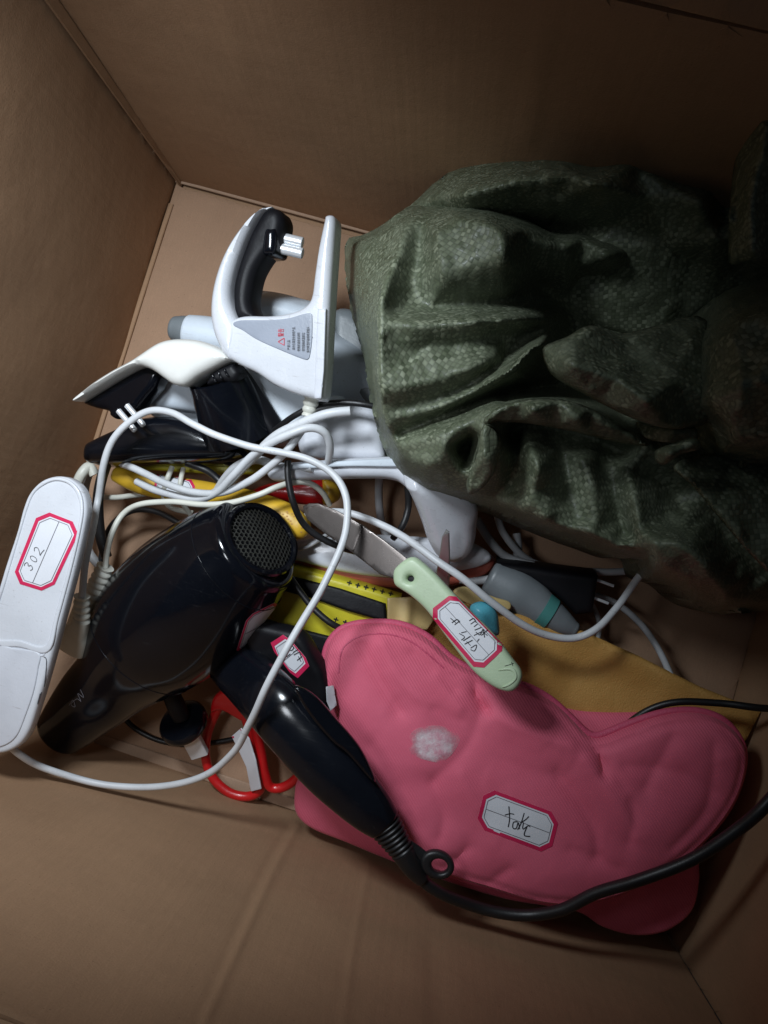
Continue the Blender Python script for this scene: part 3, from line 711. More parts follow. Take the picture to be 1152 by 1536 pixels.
pr = ridges([
    ([(885, 1108), (895, 1130), (900, 1150)], -.009, 9), ([(905, 1140), (940, 1200), (935, 1250)], -.004, 16), ([(870, 1110), (930, 1180)], .004, 18),
    ([(712, 1012), (715, 1040), (728, 1060)], -.009, 10), ([(735, 1065), (790, 1090), (850, 1110)], .004, 16), ([(720, 1060), (700, 1110), (650, 1160)], -.003, 16),
    ([(575, 960), (600, 1010), (640, 1050)], .0045, 15), ([(545, 965), (575, 1020), (600, 1060)], -.005, 15), ([(620, 975), (680, 1030)], -.004, 14), ([(655, 1010), (690, 1055)], .003, 10),
    ([(650, 1165), (665, 1210), (660, 1245)], -.003, 12), ([(690, 1150), (715, 1200)], .0025, 14), ([(520, 1010), (515, 1100)], .002, 18), ([(700, 1260), (660, 1300)], -.004, 12), ([(760, 1290), (720, 1325)], -.003, 10),
    ([(830, 1150), (880, 1220), (890, 1270)], -.0045, 16), ([(870, 1130), (930, 1210), (945, 1240)], .003, 14), ([(1000, 1100), (960, 1170)], -.004, 20), ([(1060, 1110), (1050, 1200), (1000, 1260)], -.003, 14),
    ([(560, 1110), (600, 1160), (620, 1230)], -.003, 20), ([(750, 1130), (830, 1160)], -.002, 22), ([(640, 1050), (690, 1075)], -.002, 8), ([(930, 1140), (1010, 1150), (1060, 1180)], -.0025, 14), ([(600, 1240), (650, 1275)], -.002, 9), ([(850, 1260), (920, 1290)], -.0025, 12)], sharp=True)
pn = lambda P, d: (.8*pr(P)*np.clip(d/.012, 0, 1)+(.0007*fnoise(P, .045, 77)+.0007*facets(P, 60, 5)+.0003*facets(P, 24, 6))*np.clip(d/.01, 0, 1)-.0014*np.exp(-((d-.0058)/.0016)**2))
pf = slab('front_panel', fz(.085), pfront, 'pink_fabric', pink, t=.012, r=.005, bulge=.011, bw=.035, top=pn, uvrot=.1, grid=.0022, step=.0022)
Pf = fz(.0865).px(pfront)
pw = fz(.0865).w(catmull(Pf, 4, True)*np.array(1.0), 0)
tube('binding', pw[::2], .0026, 'pink_binding', pink, world=True, closed=True, n=3)
# inner stitched line
tf = bvh(pf)
ins = [(508, 1010), (512, 978), (525, 962), (550, 952), (585, 952), (615, 962), (640, 980), (665, 1002)]
strokes('seam', [ins], 2.0, tf, .0004, 'pink_binding', pink)
wp = resample(catmull(np.array([(608, 1122), (618, 1098), (640, 1088), (668, 1090), (690, 1104), (680, 1128), (660, 1143), (632, 1138), (612, 1132)], float), 6, True), 3)
V_, T_ = fillpoly([wp], 4.0); decal('worn_print', V_, T_, tf, .0004, 'worn_print', pink)
sticker([(728, 1180), (840, 1222), (825, 1282), (713, 1240)], 1.8, tf, pink, border=.05, writing=[
    [(763, 1209), (764, 1228), (762, 1240)], [(757, 1222), (765, 1220), (771, 1221)], [(776, 1232), (770, 1233), (769, 1241), (774, 1242), (777, 1233), (779, 1243)],
    [(786, 1219), (781, 1235), (776, 1244)], [(780, 1234), (788, 1229), (793, 1224)], [(785, 1233), (784, 1243), (792, 1238), (795, 1240)], [(790, 1240), (786, 1252), (795, 1254)]], ww=1.3)
# white care tag at the left seam
slab('care_tag', f3((490, 1030, .105), (504, 1060, .105), (497, 1010, .10)), [(489, 1030), (500, 1028), (505, 1058), (496, 1066), (490, 1052)], 'paper', pink, t=.001, r=.0004, smooth=False)
# ---- kraft envelope
env = [(582, 896), (630, 893), (700, 905), (760, 915), (860, 940), (960, 985), (1050, 1030), (1140, 1066), (1120, 1105), (1090, 1150), (900, 1150), (700, 1080), (600, 1000), (580, 940)]
e_ = slab('padded_envelope', f3((600, 920, .055), (1130, 1075, .048), (880, 1100, .045)), env, 'kraft_paper', None, t=.008, r=.0035, smooth=False, bend=ridges([([(600, 890), (640, 960)], .006, 14), ([(870, 1000), (960, 1040)], -.004, 30), ([(760, 900), (800, 1000)], .004, 35)]), grid=.004)
tag(e_, 'tan kraft paper padded envelope lying behind the pink heat pack', 'envelope')
e2 = slab('paper_packet', f3((585, 900, .078), (640, 905, .070), (600, 940, .074)), [(581, 897), (612, 895), (640, 905), (650, 930), (640, 945), (581, 938)], 'cream_yellow', None, t=.003, r=.001, smooth=False, bend=ridges([([(612, 890), (606, 945)], .003, 9)]))
tag(e2, 'small pale yellow paper packet beside the black banded yellow case', 'packet')
# ---- cyan piece and cream piece
c_ = slab('cyan_cap', f3((728, 905, .112), (745, 930, .104), (715, 925, .112)), [(708, 914), (716, 906), (730, 904), (741, 913), (745, 930), (744, 950), (722, 950), (708, 935)], 'cyan_plastic', None, t=.014, r=.006)
tag(c_, 'rounded cyan blue plastic cap peeking out behind the knife handle', 'cap')
c2 = slab('cream_scrap', f3((735, 905, .072), (765, 905, .068), (740, 890, .072)), [(680, 888), (700, 880), (740, 895), (764, 903), (762, 915), (735, 912), (700, 905)], 'cream_yellow', None, t=.004, r=.0015)
tag(c2, 'pale cream paper scrap above the cyan cap', 'scrap')
# ---- black hair dryer
dry = empty('hair_dryer', pt(250, 960, 0), 'large glossy black hair dryer with round grille, lying diagonally over the cables', 'hair dryer')
secs = [(92, 1096, .050, 40, .95), (110, 1078, .052, 47, .95), (138, 1049, .055, 56, .95), (173, 1015, .060, 66, .95), (211, 974, .067, 90, .95), (243, 940, .074, 105, .95), (284, 901, .083, 109, .95), (326, 864, .093, 102, .95), (356, 839, .100, 92, .95), (378, 822, .106, 81, .95)]
barrel = pxloft('barrel', secs, 'black_gloss', dry, seg=64, round_ends=(.006, .007), angle=50)
S = [pt(s[0], s[1], s[2]) for s in secs]
axd = unit(unit(S[-1]-S[-3])+np.array((0, 0, .34)))
# seams: thin proud rings
def ring_at(name, c, ax, ru, rad, mat, parent, flat=.95):
    ax = unit(ax); s_ = unit(np.cross(ax, (0, 0, 1))); v = np.cross(s_, ax)
    P = [c+s_*math.cos(a)*ru+v*math.sin(a)*ru*flat for a in np.linspace(0, 2*PI, 64, endpoint=False)]
    P = np.array(P); V = []; Fc = []
    for i in range(64):
        o = unit(P[i]-c)
        for k in range(8):
            a = 2*PI*k/8; V.append(P[i]+o*math.cos(a)*rad+ax*math.sin(a)*rad)
    for i in range(64):
        for k in range(8): Fc.append((i*8+k, ((i+1) % 64)*8+k, ((i+1) % 64)*8+(k+1) % 8, i*8+(k+1) % 8))
    return mk(name, V, Fc, mat, parent)
def on_path(q):
    Sx = catmull(np.array([tuple(pt(s[0], s[1], s[2]))+(m_at(s[2], s[3]),) for s in secs]), 8); i = q*(len(Sx)-1); j = int(i); a = i-j
    P = Sx[j]*(1-a)+Sx[min(j+1, len(Sx)-1)]*a; return P[:3], unit(Sx[min(j+1, len(Sx)-1)][:3]-Sx[max(j-1, 0)][:3]), P[3]
for q in (.47, .90):
    c, a, w_ = on_path(q); ring_at('seam_ring', c, a, w_*1.0006, .0004, 'black_satin', dry)
# rear cap and grille: dished disc of hexagon mesh
gc = pt(388, 813, .110); gR = m_at(.110, 53)
ring_at('rear_rim', gc+axd*.004, axd, gR*1.07, .0024, 'black_gloss', dry, 1)
s_ = unit(np.cross(axd, (0, 0, 1))); v_ = np.cross(s_, axd)
nd = 48; V = [gc+axd*.001]; 
for k in range(nd):
    a = 2*PI*k/nd; V.append(gc+axd*.001+(s_*math.cos(a)+v_*math.sin(a))*gR*1.12)
mk('rear_disc', V, [(0, 1+k, 1+(k+1) % nd) for k in range(nd)], 'black_matte', dry, smooth=False)
V = []; Fc = []; hp = .0031
for i in range(-14, 15):
    for j in range(-14, 15):
        cx = (i+.5*(j % 2))*hp; cy = j*hp*.866
        if math.hypot(cx, cy) > gR*.97: continue
        dome = lambda r2: .0030*(1-(r2/gR)**2)
        k = len(V)
        for ring_, zz in ((.575, 0), (.48, 0), (.48, -.0012)):
            for a in range(6):
                th = PI/6+a*PI/3; x, y = cx+math.cos(th)*hp*ring_, cy+math.sin(th)*hp*ring_
                V.append(gc+s_*x+v_*y+axd*(.0042+dome(math.hypot(x, y))+zz))
        for a in range(6):
            b2 = (a+1) % 6; Fc.append((k+a, k+b2, k+6+b2, k+6+a)); Fc.append((k+6+a, k+6+b2, k+12+b2, k+12+a))
gr = mk('grille', V, Fc, 'grille_metal', dry, smooth=False)
# handle
hs = [(322, 962, .052, 30, .8), (348, 993, .070, 39, .78), (378, 1022, .095, 43, .72), (410, 1056, .116, 45, .66), (452, 1103, .122, 46, .62), (497, 1152, .124, 45, .62), (531, 1188, .124, 40, .66), (558, 1216, .124, 34, .72), (574, 1232, .123, 28, .8)]
handle = pxloft('handle', hs, 'black_satin', dry, seg=48, round_ends=(.004, .003), expo=2.3)
inl = slab('handle_inlay', f3((440, 1040, .138), (560, 1190, .134), (430, 1060, .139)), [(442, 1028), (470, 1040), (505, 1078), (540, 1120), (562, 1165), (556, 1170), (520, 1130), (498, 1112), (470, 1080), (450, 1050)], 'black_gloss', dry, t=.008, r=.003)
boot('strain_relief', (574, 1232, .123), (608, 1284, .120), 27, 17, 'black_rubber', dry, ribs=8, flat=.8)
pxloft('cable_boot', [(604, 1278, .120, 17), (618, 1300, .119, 15), (632, 1318, .117, 11)], 'black_rubber', dry, round_ends=(0, .002))
c = pt(656, 1296, .119); fr = Frame(c, (1, 0, 0), (0, 1, 0))
ho = [(math.cos(a)*.0105, math.sin(a)*.0085) for a in np.linspace(0, 2*PI, 28, endpoint=False)]
hi = [(math.cos(a)*.0050+.0014, math.sin(a)*.0040) for a in np.linspace(0, 2*PI, 16, endpoint=False)]
slab('hanging_loop', fr, ho, 'black_rubber', dry, t=.006, r=.0022, local=True, smooth=False, holes=[hi], step=.0006)
pxloft('hanging_loop_neck', [(606, 1268, .120, 12, .5), (625, 1280, .119, 11, .4), (642, 1290, .119, 8, .35)], 'black_rubber', dry)
tube('power_cable', [(622, 1305, .118), (640, 1325, .115), (680, 1348, .108), (730, 1365, .102), (790, 1373, .104), (840, 1365, .110), (890, 1342, .116), (950, 1322, .124), (1010, 1302, .130), (1060, 1277, .135), (1105, 1245, .14), (1150, 1206, .145), (1190, 1160, .14), (1240, 1110, .10)], .0036, 'black_rubber', dry, n=10)
# barrel details: air-intake slot marks, round badge groove
tb = bvh(barrel)
strokes('cap_groove', [[(322, 865), (335, 880), (352, 893), (368, 898)], [(330, 868), (338, 877)], [(372, 880), (369, 890), (362, 896)]], 1.2, tb, .0003, 'black_satin', dry)
strokes('printed_mark', [[(104, 1058), (110, 1050), (113, 1060), (107, 1056), (116, 1048), (122, 1052), (117, 1040), (126, 1046), (121, 1034)]], .9, tb, .0003, 'thin_ink', dry)
slab_t = bvh(barrel, handle)
sticker([(371, 924), (419, 900), (404, 956), (352, 982)], .75, tb, dry, border=.07, cut=.16, writing=[[(394, 940), (399, 950)], [(399, 941), (394, 950)], [(390, 946), (396, 955)]], ww=1.1)
def glyph(P, cx, cy, deg, size):
    a = math.radians(deg); rx, ry = math.cos(a), math.sin(a); ux, uy = math.sin(a), -math.cos(a)
    return [(cx+((x-.5)*rx*.7+(y-.5)*ux)*size, cy+((x-.5)*ry*.7+(y-.5)*uy)*size) for x, y in P]
# ---- white slab device (handset)
ws = empty('handset', pt(60, 920, 0), 'long white round-ended plastic handset with sticker reading 302, leaning on the left wall', 'handset')
wf = f3((88, 730, .135), (20, 1110, .125), (130, 800, .135))
so = [(44, 762), (54, 738), (72, 721), (94, 715), (115, 720), (131, 737), (137, 762), (133, 792), (120, 850), (100, 925), (80, 1000), (62, 1060), (50, 1095), (34, 1116), (10, 1126), (-15, 1122), (-32, 1104), (-36, 1075), (-28, 1035), (-8, 955), (15, 868), (34, 800)]
sb = slab('body', wf, so, 'white_plastic', ws, t=.010, r=.0025, base=.0015)
inner = [(50, 766), (60, 742), (76, 728), (94, 722), (112, 727), (124, 742), (129, 764), (125, 795), (112, 850), (92, 920), (78, 965), (40, 958), (-2, 948), (20, 868), (40, 800)]
outer2 = [(46, 763), (56, 740), (73, 723), (94, 717), (114, 722), (129, 738), (134, 762), (130, 793), (117, 850), (97, 925), (82, 975), (40, 968), (-8, 958), (14, 868), (36, 800)]
slab('rim', wf, outer2, 'white_plastic', ws, t=.0022, r=.0009, holes=[inner], base=.0065)
slab('battery_cover', wf, [(-6, 964), (30, 969), (68, 976), (67, 1000), (60, 1035), (48, 1070), (36, 1098), (20, 1112), (0, 1116), (-22, 1106), (-28, 1080), (-20, 1030)], 'white_matte', ws, t=.002, r=.0008, base=.0066)
tw = bvh(sb)
c = wf.w(wf.px([(72, 977)]), .0065)[0]
ring_at('screw_boss', c, wf.n, .0016, .0006, 'white_matte', ws)
strokes('parting_line', [[(0, 961), (30, 966), (42, 968)], [(60, 1040), (56, 1056), (62, 1038)], [(66, 985), (70, 992), (66, 1030)]], 1.3, tw, .0003, 'pencil', ws)
sticker([(17, 872), (60, 763), (124, 788), (76, 890)], 1.75, tw, ws, border=.045, cut=.13, wink='pencil', ww=.9, writing=[
    glyph([(.1, .9), (.5, 1), (.8, .8), (.45, .55), (.8, .35), (.5, 0), (.1, .1)], 44, 849, -52, 14), glyph([(.5, 1), (.15, .7), (.2, .2), (.5, 0), (.85, .3), (.8, .8), (.5, 1)], 51, 838, -52, 12), glyph([(.1, .8), (.5, 1), (.8, .75), (.5, .35), (.1, .02), (.5, .08), (1.2, .05)], 58, 826, -52, 14)])
# ---- white cables
def cab(name, pts, r, mat, label, cat='cable', group=None, **k):
    o = tube(name, pts, r, mat, **k); return tag(o, label, cat, group)
tube('cord', [(10, 1112, .118), (25, 1128, .112), (60, 1150, .10), (110, 1166, .09), (165, 1178, .085), (220, 1181, .085), (275, 1174, .09), (320, 1156, .10), (350, 1128, .115), (375, 1085, .135), (398, 1035, .150), (425, 980, .155), (455, 930, .152), (485, 880, .148), (508, 830, .143), (520, 785, .138), (519, 745, .134), (500, 712, .130), (465, 690, .128), (420, 678, .126), (370, 668, .124), (325, 654, .124), (290, 636, .124), (258, 619, .122), (225, 616, .12), (195, 632, .116), (170, 660, .112), (155, 700, .108), (147, 750, .10), (137, 800, .11), (128, 850, .112), (123, 900, .108)], 0.00229, 'white_cable', ws, n=10)
boot('plug_boot', (123, 894, .108), (122, 932, .100), 12.5, 14, 'cream_plastic', ws, ribs=4)
pxloft('plug', [(122, 930, .100, 13, .8), (119, 942, .096, 15, .8), (114, 952, .092, 22, .6), (108, 972, .086, 24, .55)], 'cream_plastic', ws, n=4, round_ends=(.002, .002), expo=3)
# ---- appliance with warning panel
ap = empty('handheld_appliance', pt(430, 480, 0), 'white C-handled appliance with black grip, chrome twin barrel and grey red-lettered warning panel', 'appliance')
za = .125
fa = f3((350, 500, za-.01), (505, 560, za), (400, 330, za+.005))
def fa_(pxs): return pxs
body = [(346, 512), (354, 494), (368, 483), (385, 479), (420, 479), (452, 474), (472, 464), (480, 450), (484, 420), (490, 380), (498, 342), (501, 333), (513, 336), (512, 370), (508, 430), (504, 500), (501, 560), (496, 601), (482, 600), (455, 593), (425, 580), (400, 563), (375, 551), (354, 538), (346, 526)]
bd = slab('body', fa, body, 'white_plastic', ap, t=.019, r=.0045, grid=.002, base=.0075)
shell = [(419, 318), (404, 322), (385, 338), (362, 368), (345, 402), (334, 440), (331, 475), (336, 505), (348, 530), (362, 545), (372, 520), (374, 495), (366, 478), (358, 455), (359, 430), (368, 396), (382, 360), (398, 332), (412, 321)]
slab('outer_shell', fa, shell, 'white_plastic', ap, t=.028, r=.007, base=.004)
grip = [(408, 320), (420, 318), (429, 323), (433, 336), (430, 355), (424, 375), (410, 385), (400, 398), (391, 415), (386, 435), (384, 455), (388, 470), (396, 480), (380, 484), (366, 482), (361, 472), (359, 455), (360, 430), (369, 397), (384, 358), (398, 332)]
slab('black_grip', fa, grip, 'black_matte', ap, t=.024, r=.006, base=-.0005)
slab('grip_collar', fa, [(408, 352), (418, 349), (425, 352), (424, 382), (414, 388), (404, 384)], 'black_satin', ap, t=.024, r=.004, base=.001)
for dy in (-8, 8):
    pxloft('chrome_barrel', [(418, 364+dy, .131, 8.2, 1.0), (436, 368+dy, .131, 8.2, 1.0), (453, 372+dy, .131, 8.2, 1.0)], 'chrome', ap, n=3, seg=32, round_ends=(0, .0006))
wl = slab('warning_panel', fa, [(368, 493), (378, 487), (419, 486.5), (448, 484), (470, 478), (481, 477), (483, 485), (482.5, 515), (480, 535), (477, 543), (469, 542.5), (440, 531), (404, 515), (382, 501)], 'label_grey', ap, t=.0008, r=.0003, base=.0173, smooth=True)
slab('edge_plate', fa, [(491, 470), (503, 470), (500, 560), (496, 600), (486, 600), (487, 560)], 'white_matte', ap, t=.002, r=.0006, base=.0168, smooth=False)
tl = bvh(wl)
def textdecal(s, q, tree, off, mat, parent, name='lettering', h=1.0):
    cu = bpy.data.curves.new(name, 'FONT'); cu.body = s; cu.size = 1; cu.resolution_u = 2
    to = bpy.data.objects.new(name, cu); COL.objects.link(to)
    bpy.context.view_layer.update()
    me = to.to_mesh(); V = np.array([v.co[:2] for v in me.vertices]); Fc = [tuple(p.vertices) for p in me.polygons]
    to.to_mesh_clear(); bpy.data.objects.remove(to); bpy.data.curves.remove(cu)
    if not len(V): return
    lo_, hi_ = V.min(0), V.max(0); P = (V-lo_)/(hi_-lo_+1e-9); P[:, 1] = 1-P[:, 1]
    return decal(name, quadmap(q)(P), Fc, tree, off, mat, parent)
def col_text(s, x, y0, y1, w, mat, skew=0):   # text read from the bottom up
    return textdecal(s, [(x, y1), (x+skew, y0), (x+skew+w, y0), (x+w, y1)], tl, .0004, mat, wl)
col_text('警告', 417, 493, 505, 9, 'red_ink'); 
strokes('warning_triangle', [[(417.5, 512.5), (426.5, 507)], [(426.5, 507), (426.5, 518)], [(426.5, 518), (417.5, 512.5)]], 1.1, tl, .0004, 'red_ink', wl)
for s, x, y0, y1 in (('严禁儿童', 431, 510, 525), ('请勿在潮湿处使用产品', 438.5, 491, 525), ('使用前请阅读说明', 446, 499, 527), ('请勿接触高温部位', 453, 499, 527), ('请勿用湿手触摸电源插头', 460, 490, 529), ('用完请拔电源', 467.5, 505, 528)):
    col_text(s, x, y0, y1, 4.6, 'ink')
boot('strain_relief', (470, 586, .122), (462, 624, .119), 14, 10, 'cream_plastic', ap, ribs=4, flat=.9)
tube('cord', [(463, 618, .119), (459, 634, .12), (446, 655, .122), (428, 678, .12), (405, 700, .115), (375, 722, .108), (335, 738, .10), (290, 738, .095), (250, 726, .09), (220, 712, .085), (195, 700, .08), (180, 694, .06)], 0.00252, 'white_cable', ap, n=10)
cab('cable_loop', [(205, 722, .07), (240, 738, .08), (290, 748, .09), (325, 738, .10), (350, 714, .112), (372, 690, .118), (400, 668, .124), (435, 650, .13), (465, 642, .13), (487, 650, .126), (495, 670, .118), (493, 695, .105)], 0.00259, 'white_cable', 'thick white cable loop arching under the warning panel appliance')
cab('cable_end', [(300, 750, .08), (340, 728, .095), (375, 690, .105), (412, 655, .115), (450, 636, .120), (490, 622, .125), (525, 617, .125)], 0.00311, 'white_cable', 'short bent white cable stub right of the cream strain relief')
# ---- appliance with curved white shell
a2 = empty('handheld_appliance', pt(240, 560, 0), 'white beaked shell appliance with black underside and two chrome prongs by the left wall', 'appliance')
fb = f3((120, 600, .105), (340, 545, .12), (260, 515, .118))
slab('shell', fb, [(112, 600), (126, 588), (143, 574.5), (172, 556), (201.5, 540), (233, 519), (248, 512), (264, 509), (282, 509), (299, 511), (316, 516), (330, 522.5), (341, 530), (349, 539), (337, 546), (302, 565), (288, 575), (278, 580), (264, 578), (250, 569), (238, 560), (225, 553), (208.5, 550), (184, 560.7), (149.4, 581.5), (118, 601)], 'warm_white_plastic', a2, t=.028, r=.0055, bulge=.003, bw=.02, base=-.008)
slab('underside', fb, [(112, 604), (118, 599), (149, 580), (184, 559), (208, 548), (226, 553), (229, 562), (222, 580), (212, 592), (202, 604), (195, 612), (182, 618), (168, 626), (160, 628), (152, 622), (150, 616), (130, 611)], 'black_gloss', a2, t=.020, r=.005, base=-.018)
slab('vent_block', fb, [(318, 558), (344, 545), (352, 549), (358, 560), (350, 572), (330, 574), (308, 577)], 'black_matte', a2, t=.02, r=.004, base=-.010)
for k_ in range(3): slab('vent_rib', fb, [(318+k_*9, 562-k_*4), (321+k_*9, 561-k_*4), (327+k_*9, 572-k_*4), (324+k_*9, 573-k_*4)], 'black_gloss', a2, t=.003, r=.001, base=.0015, smooth=False)
for dx in (-8, 8): pxloft('prong', [(184+dx*.8, 612-dx*.5, .104, 4.6), (196+dx*.8, 626-dx*.5, .104, 4.6), (208+dx*.8, 641-dx*.5, .104, 4.6)], 'chrome', a2, n=3, round_ends=(0, .001))
# ---- black base with tapered cup
bb = empty('appliance_base', pt(280, 640, 0), 'black plastic base with tapered open cup under the white beaked appliance', 'base')
slab('base', fz(.065), [(140, 688), (143, 672), (155, 664), (185, 650), (220, 634), (255, 630), (290, 634), (330, 650), (366, 676), (380, 690), (350, 696), (250, 696), (170, 698), (145, 697)], 'black_satin', bb, t=.04, r=.008, bulge=.006, bw=.02)
def cup(name, a, b_, w0, w1, mat, parent, wall=.0018, flat=.85):
    A, B2 = pt(*a), pt(*b_); N = 10; prof = []
    for i in range(N+1):
        q = i/N; prof.append((A+(B2-A)*q, m_at(a[2], w0)*(1-q)+m_at(b_[2], w1)*q))
    for i in range(N+1):
        q = 1-i/N; prof.append((A+(B2-A)*q, m_at(a[2], w0)*(1-q)+m_at(b_[2], w1)*q-wall))
    ax = unit(B2-A); s_ = unit(np.cross(ax, (0, 0, 1))); v = np.cross(s_, ax); V = []; Fc = []; seg = 40
    for (c, r1) in prof:
        for k in range(seg):
            th = 2*PI*k/seg; V.append(c+s_*math.cos(th)*r1+v*math.sin(th)*r1*flat)
    for i in range(len(prof)-1):
        for k in range(seg): Fc.append((i*seg+k, i*seg+(k+1) % seg, (i+1)*seg+(k+1) % seg, (i+1)*seg+k))
    return mk(name, V, Fc, mat, parent, angle=35)
cup('cup', (325, 566, .105), (360, 652, .080), 44, 57, 'black_satin', bb, wall=.003)
pxloft('cup_foot', [(352, 640, .078, 55, .6), (372, 660, .070, 52, .5), (385, 672, .064, 40, .5)], 'black_satin', bb, round_ends=(0, .004))
slab('cup_side', f3((355, 560, .095), (420, 650, .085), (400, 640, .082)), [(352, 556), (366, 562), (392, 600), (418, 640), (424, 660), (400, 672), (380, 650)], 'black_matte', bb, t=.014, r=.004)
# ---- pale blue-white casing behind
pc = empty('pale_casing', pt(350, 590, 0), 'pale blue-white flat plastic casing with a seam, beneath the two white appliances', 'casing')
slab('upper_half', fz(.070), [(228, 560), (240, 552), (290, 548), (350, 545), (420, 560), (480, 590), (520, 600), (500, 640), (440, 655), (400, 640), (330, 625), (270, 616), (232, 612), (225, 600), (224, 575)], 'pale_blue_plastic', pc, t=.018, r=.006)
slab('lower_half', fz(.050), [(232, 575), (225, 600), (228, 622), (250, 634), (290, 640), (420, 670), (490, 650), (510, 610), (400, 580)], 'pale_blue_plastic', pc, t=.018, r=.006)
wb = empty('steam_bottle', pt(300, 505, 0), 'white cylinder with grey translucent end cap behind the beaked appliance', 'bottle')
pxloft('barrel', [(284, 498, .078, 26, 1), (310, 503, .078, 29, 1), (345, 512, .078, 32, 1)], 'pale_blue_plastic', wb, n=4, round_ends=(.003, .003))
pxloft('end_cap', [(264, 493, .078, 19, 1), (274, 495, .078, 22, 1), (285, 498, .078, 24.5, 1)], 'grey_plastic', wb, n=4, round_ends=(.004, 0))
w2 = slab('white_case', f3((385, 440, .085), (480, 462, .080), (385, 500, .07)), [(384, 446), (392, 440), (420, 444), (450, 452), (484, 464), (500, 500), (560, 540), (560, 600), (420, 600), (380, 540)], 'pale_blue_plastic', None, t=.03, r=.008); tag(w2, 'pale white case glimpsed through the C-shaped handle', 'case')
w3 = slab('white_case', fz(.075), [(452, 650), (470, 612), (500, 604), (540, 606), (562, 616), (572, 645), (577, 672), (577, 692), (540, 694), (480, 690), (455, 682)], 'white_matte', None, t=.03, r=.006, smooth=True); tag(w3, 'white rounded case wedged between the sack edge and the white iron handle', 'case')
w4 = slab('grey_case', fz(.05), [(500, 480), (530, 470), (560, 500), (590, 560), (590, 620), (540, 600), (505, 560)], 'grey_plastic', None, t=.03, r=.008); tag(w4, 'dark grey plastic case in the gap left of the sack', 'case')
# ---- white travel iron with coral sole
ir = empty('travel_iron', pt(620, 830, 0), 'white travel iron with coral red sole rim and tall white neck', 'iron')
slab('sole', fz(.045), [(398, 838), (425, 822), (480, 812), (560, 808), (640, 812), (705, 820), (736, 832), (742, 845), (728, 862), (690, 876), (630, 884), (570, 880), (510, 870), (450, 856), (410, 848)], 'coral_plastic', ir, t=.016, r=.006)
slab('shell', fz(.056), [(402, 828), (425, 816), (480, 806), (560, 802), (640, 806), (700, 812), (728, 824), (737, 838), (720, 849), (690, 856), (630, 866), (575, 866), (510, 857), (450, 842), (412, 836)], 'white_plastic', ir, t=.010, r=.004, bulge=.002, bw=.02)
slab('neck', f3((620, 730, .105), (660, 825, .068), (705, 790, .078)), [(606, 718), (625, 705), (684, 720), (714, 750), (714, 780), (711, 804), (700, 824), (678, 833), (656, 827), (642, 808), (633, 782), (622, 753), (612, 732)], 'white_plastic', ir, t=.022, r=.009, bulge=.004, bw=.02)
slab('handle', fz(.095), [(405, 704), (430, 696), (520, 689), (590, 686), (640, 690), (650, 720), (620, 738), (606, 728), (592, 720), (560, 717), (480, 719), (420, 722), (405, 716)], 'white_matte', ir, t=.018, r=.005)
slab('handle_cap', fz(.106), [(430, 698), (520, 691), (590, 688), (608, 692), (600, 700), (520, 700), (440, 704)], 'pale_blue_plastic', ir, t=.003, r=.001)
c = pt(675, 800, .093); ring_at('screw_hole', c, (0, -.2, 1), .0022, .0007, 'black_matte', ir)
# ---- upright blade
bl = slab('blade_tip', f3((668, 796, .115), (655, 880, .075), (676, 880, .078)), [(669, 794), (674, 798), (675, 830), (674, 884), (650, 880), (657, 845), (663, 805)], 'bright_steel', None, t=.0022, r=.0008, smooth=False); tag(bl, 'pointed steel blade tip standing against the white iron neck', 'blade')
# ---- knife
kn = empty('fruit_knife', pt(690, 930, 0), 'paring knife with mint green handle, steel blade and handwritten sticker', 'knife')
kf = f3((470, 765, .108), (770, 1025, .142), (700, 900, .134))
slab('blade', kf, [(455, 759), (464, 755), (478, 755), (506, 766), (546, 789), (580, 813), (612, 838), (612, 850), (592, 870), (586, 866), (571, 862), (529, 829), (487, 800), (462, 780), (456, 768)], 'steel', kn, t=.0016, r=.0006, smooth=False)
slab('bevel', kf, [(460, 762), (478, 757), (506, 768), (545, 791), (531, 828), (487, 798), (463, 777)], 'steel', kn, t=.0006, r=.0003, base=.0009, smooth=False)
kh = slab('handle', kf, [(591.4, 858.6), (593, 876), (604, 885), (619, 895), (642, 917), (674, 960), (706, 1001), (728, 1021), (750, 1034), (768, 1036.5), (780, 1026), (783, 1008), (768, 986), (740, 950), (710, 920), (680.7, 889.6), (655, 862), (633, 842), (622, 835.5), (611, 838), (597, 849)], 'mint_plastic', kn, t=.009, r=.0035, holes=[[(617+5*math.cos(a), 868+4.6*math.sin(a)) for a in np.linspace(0, 2*PI, 12, endpoint=False)]])
tk = bvh(kh)
slab('rivet_hole', kf, [(617+5.6*math.cos(a), 868+5.2*math.sin(a)) for a in np.linspace(0, 2*PI, 12, endpoint=False)], 'black_matte', kn, t=.001, r=.0003)
slab('handle_rib', kf, [(748, 1005), (762, 1000), (774, 1003), (777, 1016), (766, 1027), (755, 1029), (772, 1018), (771, 1007), (762, 1004)], 'mint_plastic', kn, t=.0012, r=.0005, base=.0045)
sticker([(681, 888), (761, 969), (718, 1009), (642, 918)], 1.9, tk, kn, border=.055, cut=.10, ww=1.1, writing=[
    [(704, 931), (710, 928), (714, 934)], [(706, 936), (712, 932)], [(711, 940), (716, 936)],
    [(712, 945), (722, 941)], [(714, 948), (720, 952), (724, 944)], [(711, 953), (723, 947)], [(722, 953), (731, 945)], [(724, 948), (731, 953)], [(727, 956), (725, 944)],
    [(676, 927), (684, 934)], [(678, 934), (686, 929), (690, 934)], [(682, 937), (690, 931)],
    [(689, 950), (697, 955), (692, 960)], [(692, 949), (700, 947)], [(695, 961), (706, 954)], [(697, 966), (709, 960)], [(700, 962), (706, 968)], [(706, 972), (715, 967), (712, 976), (706, 974)], [(716, 962), (719, 958)]])
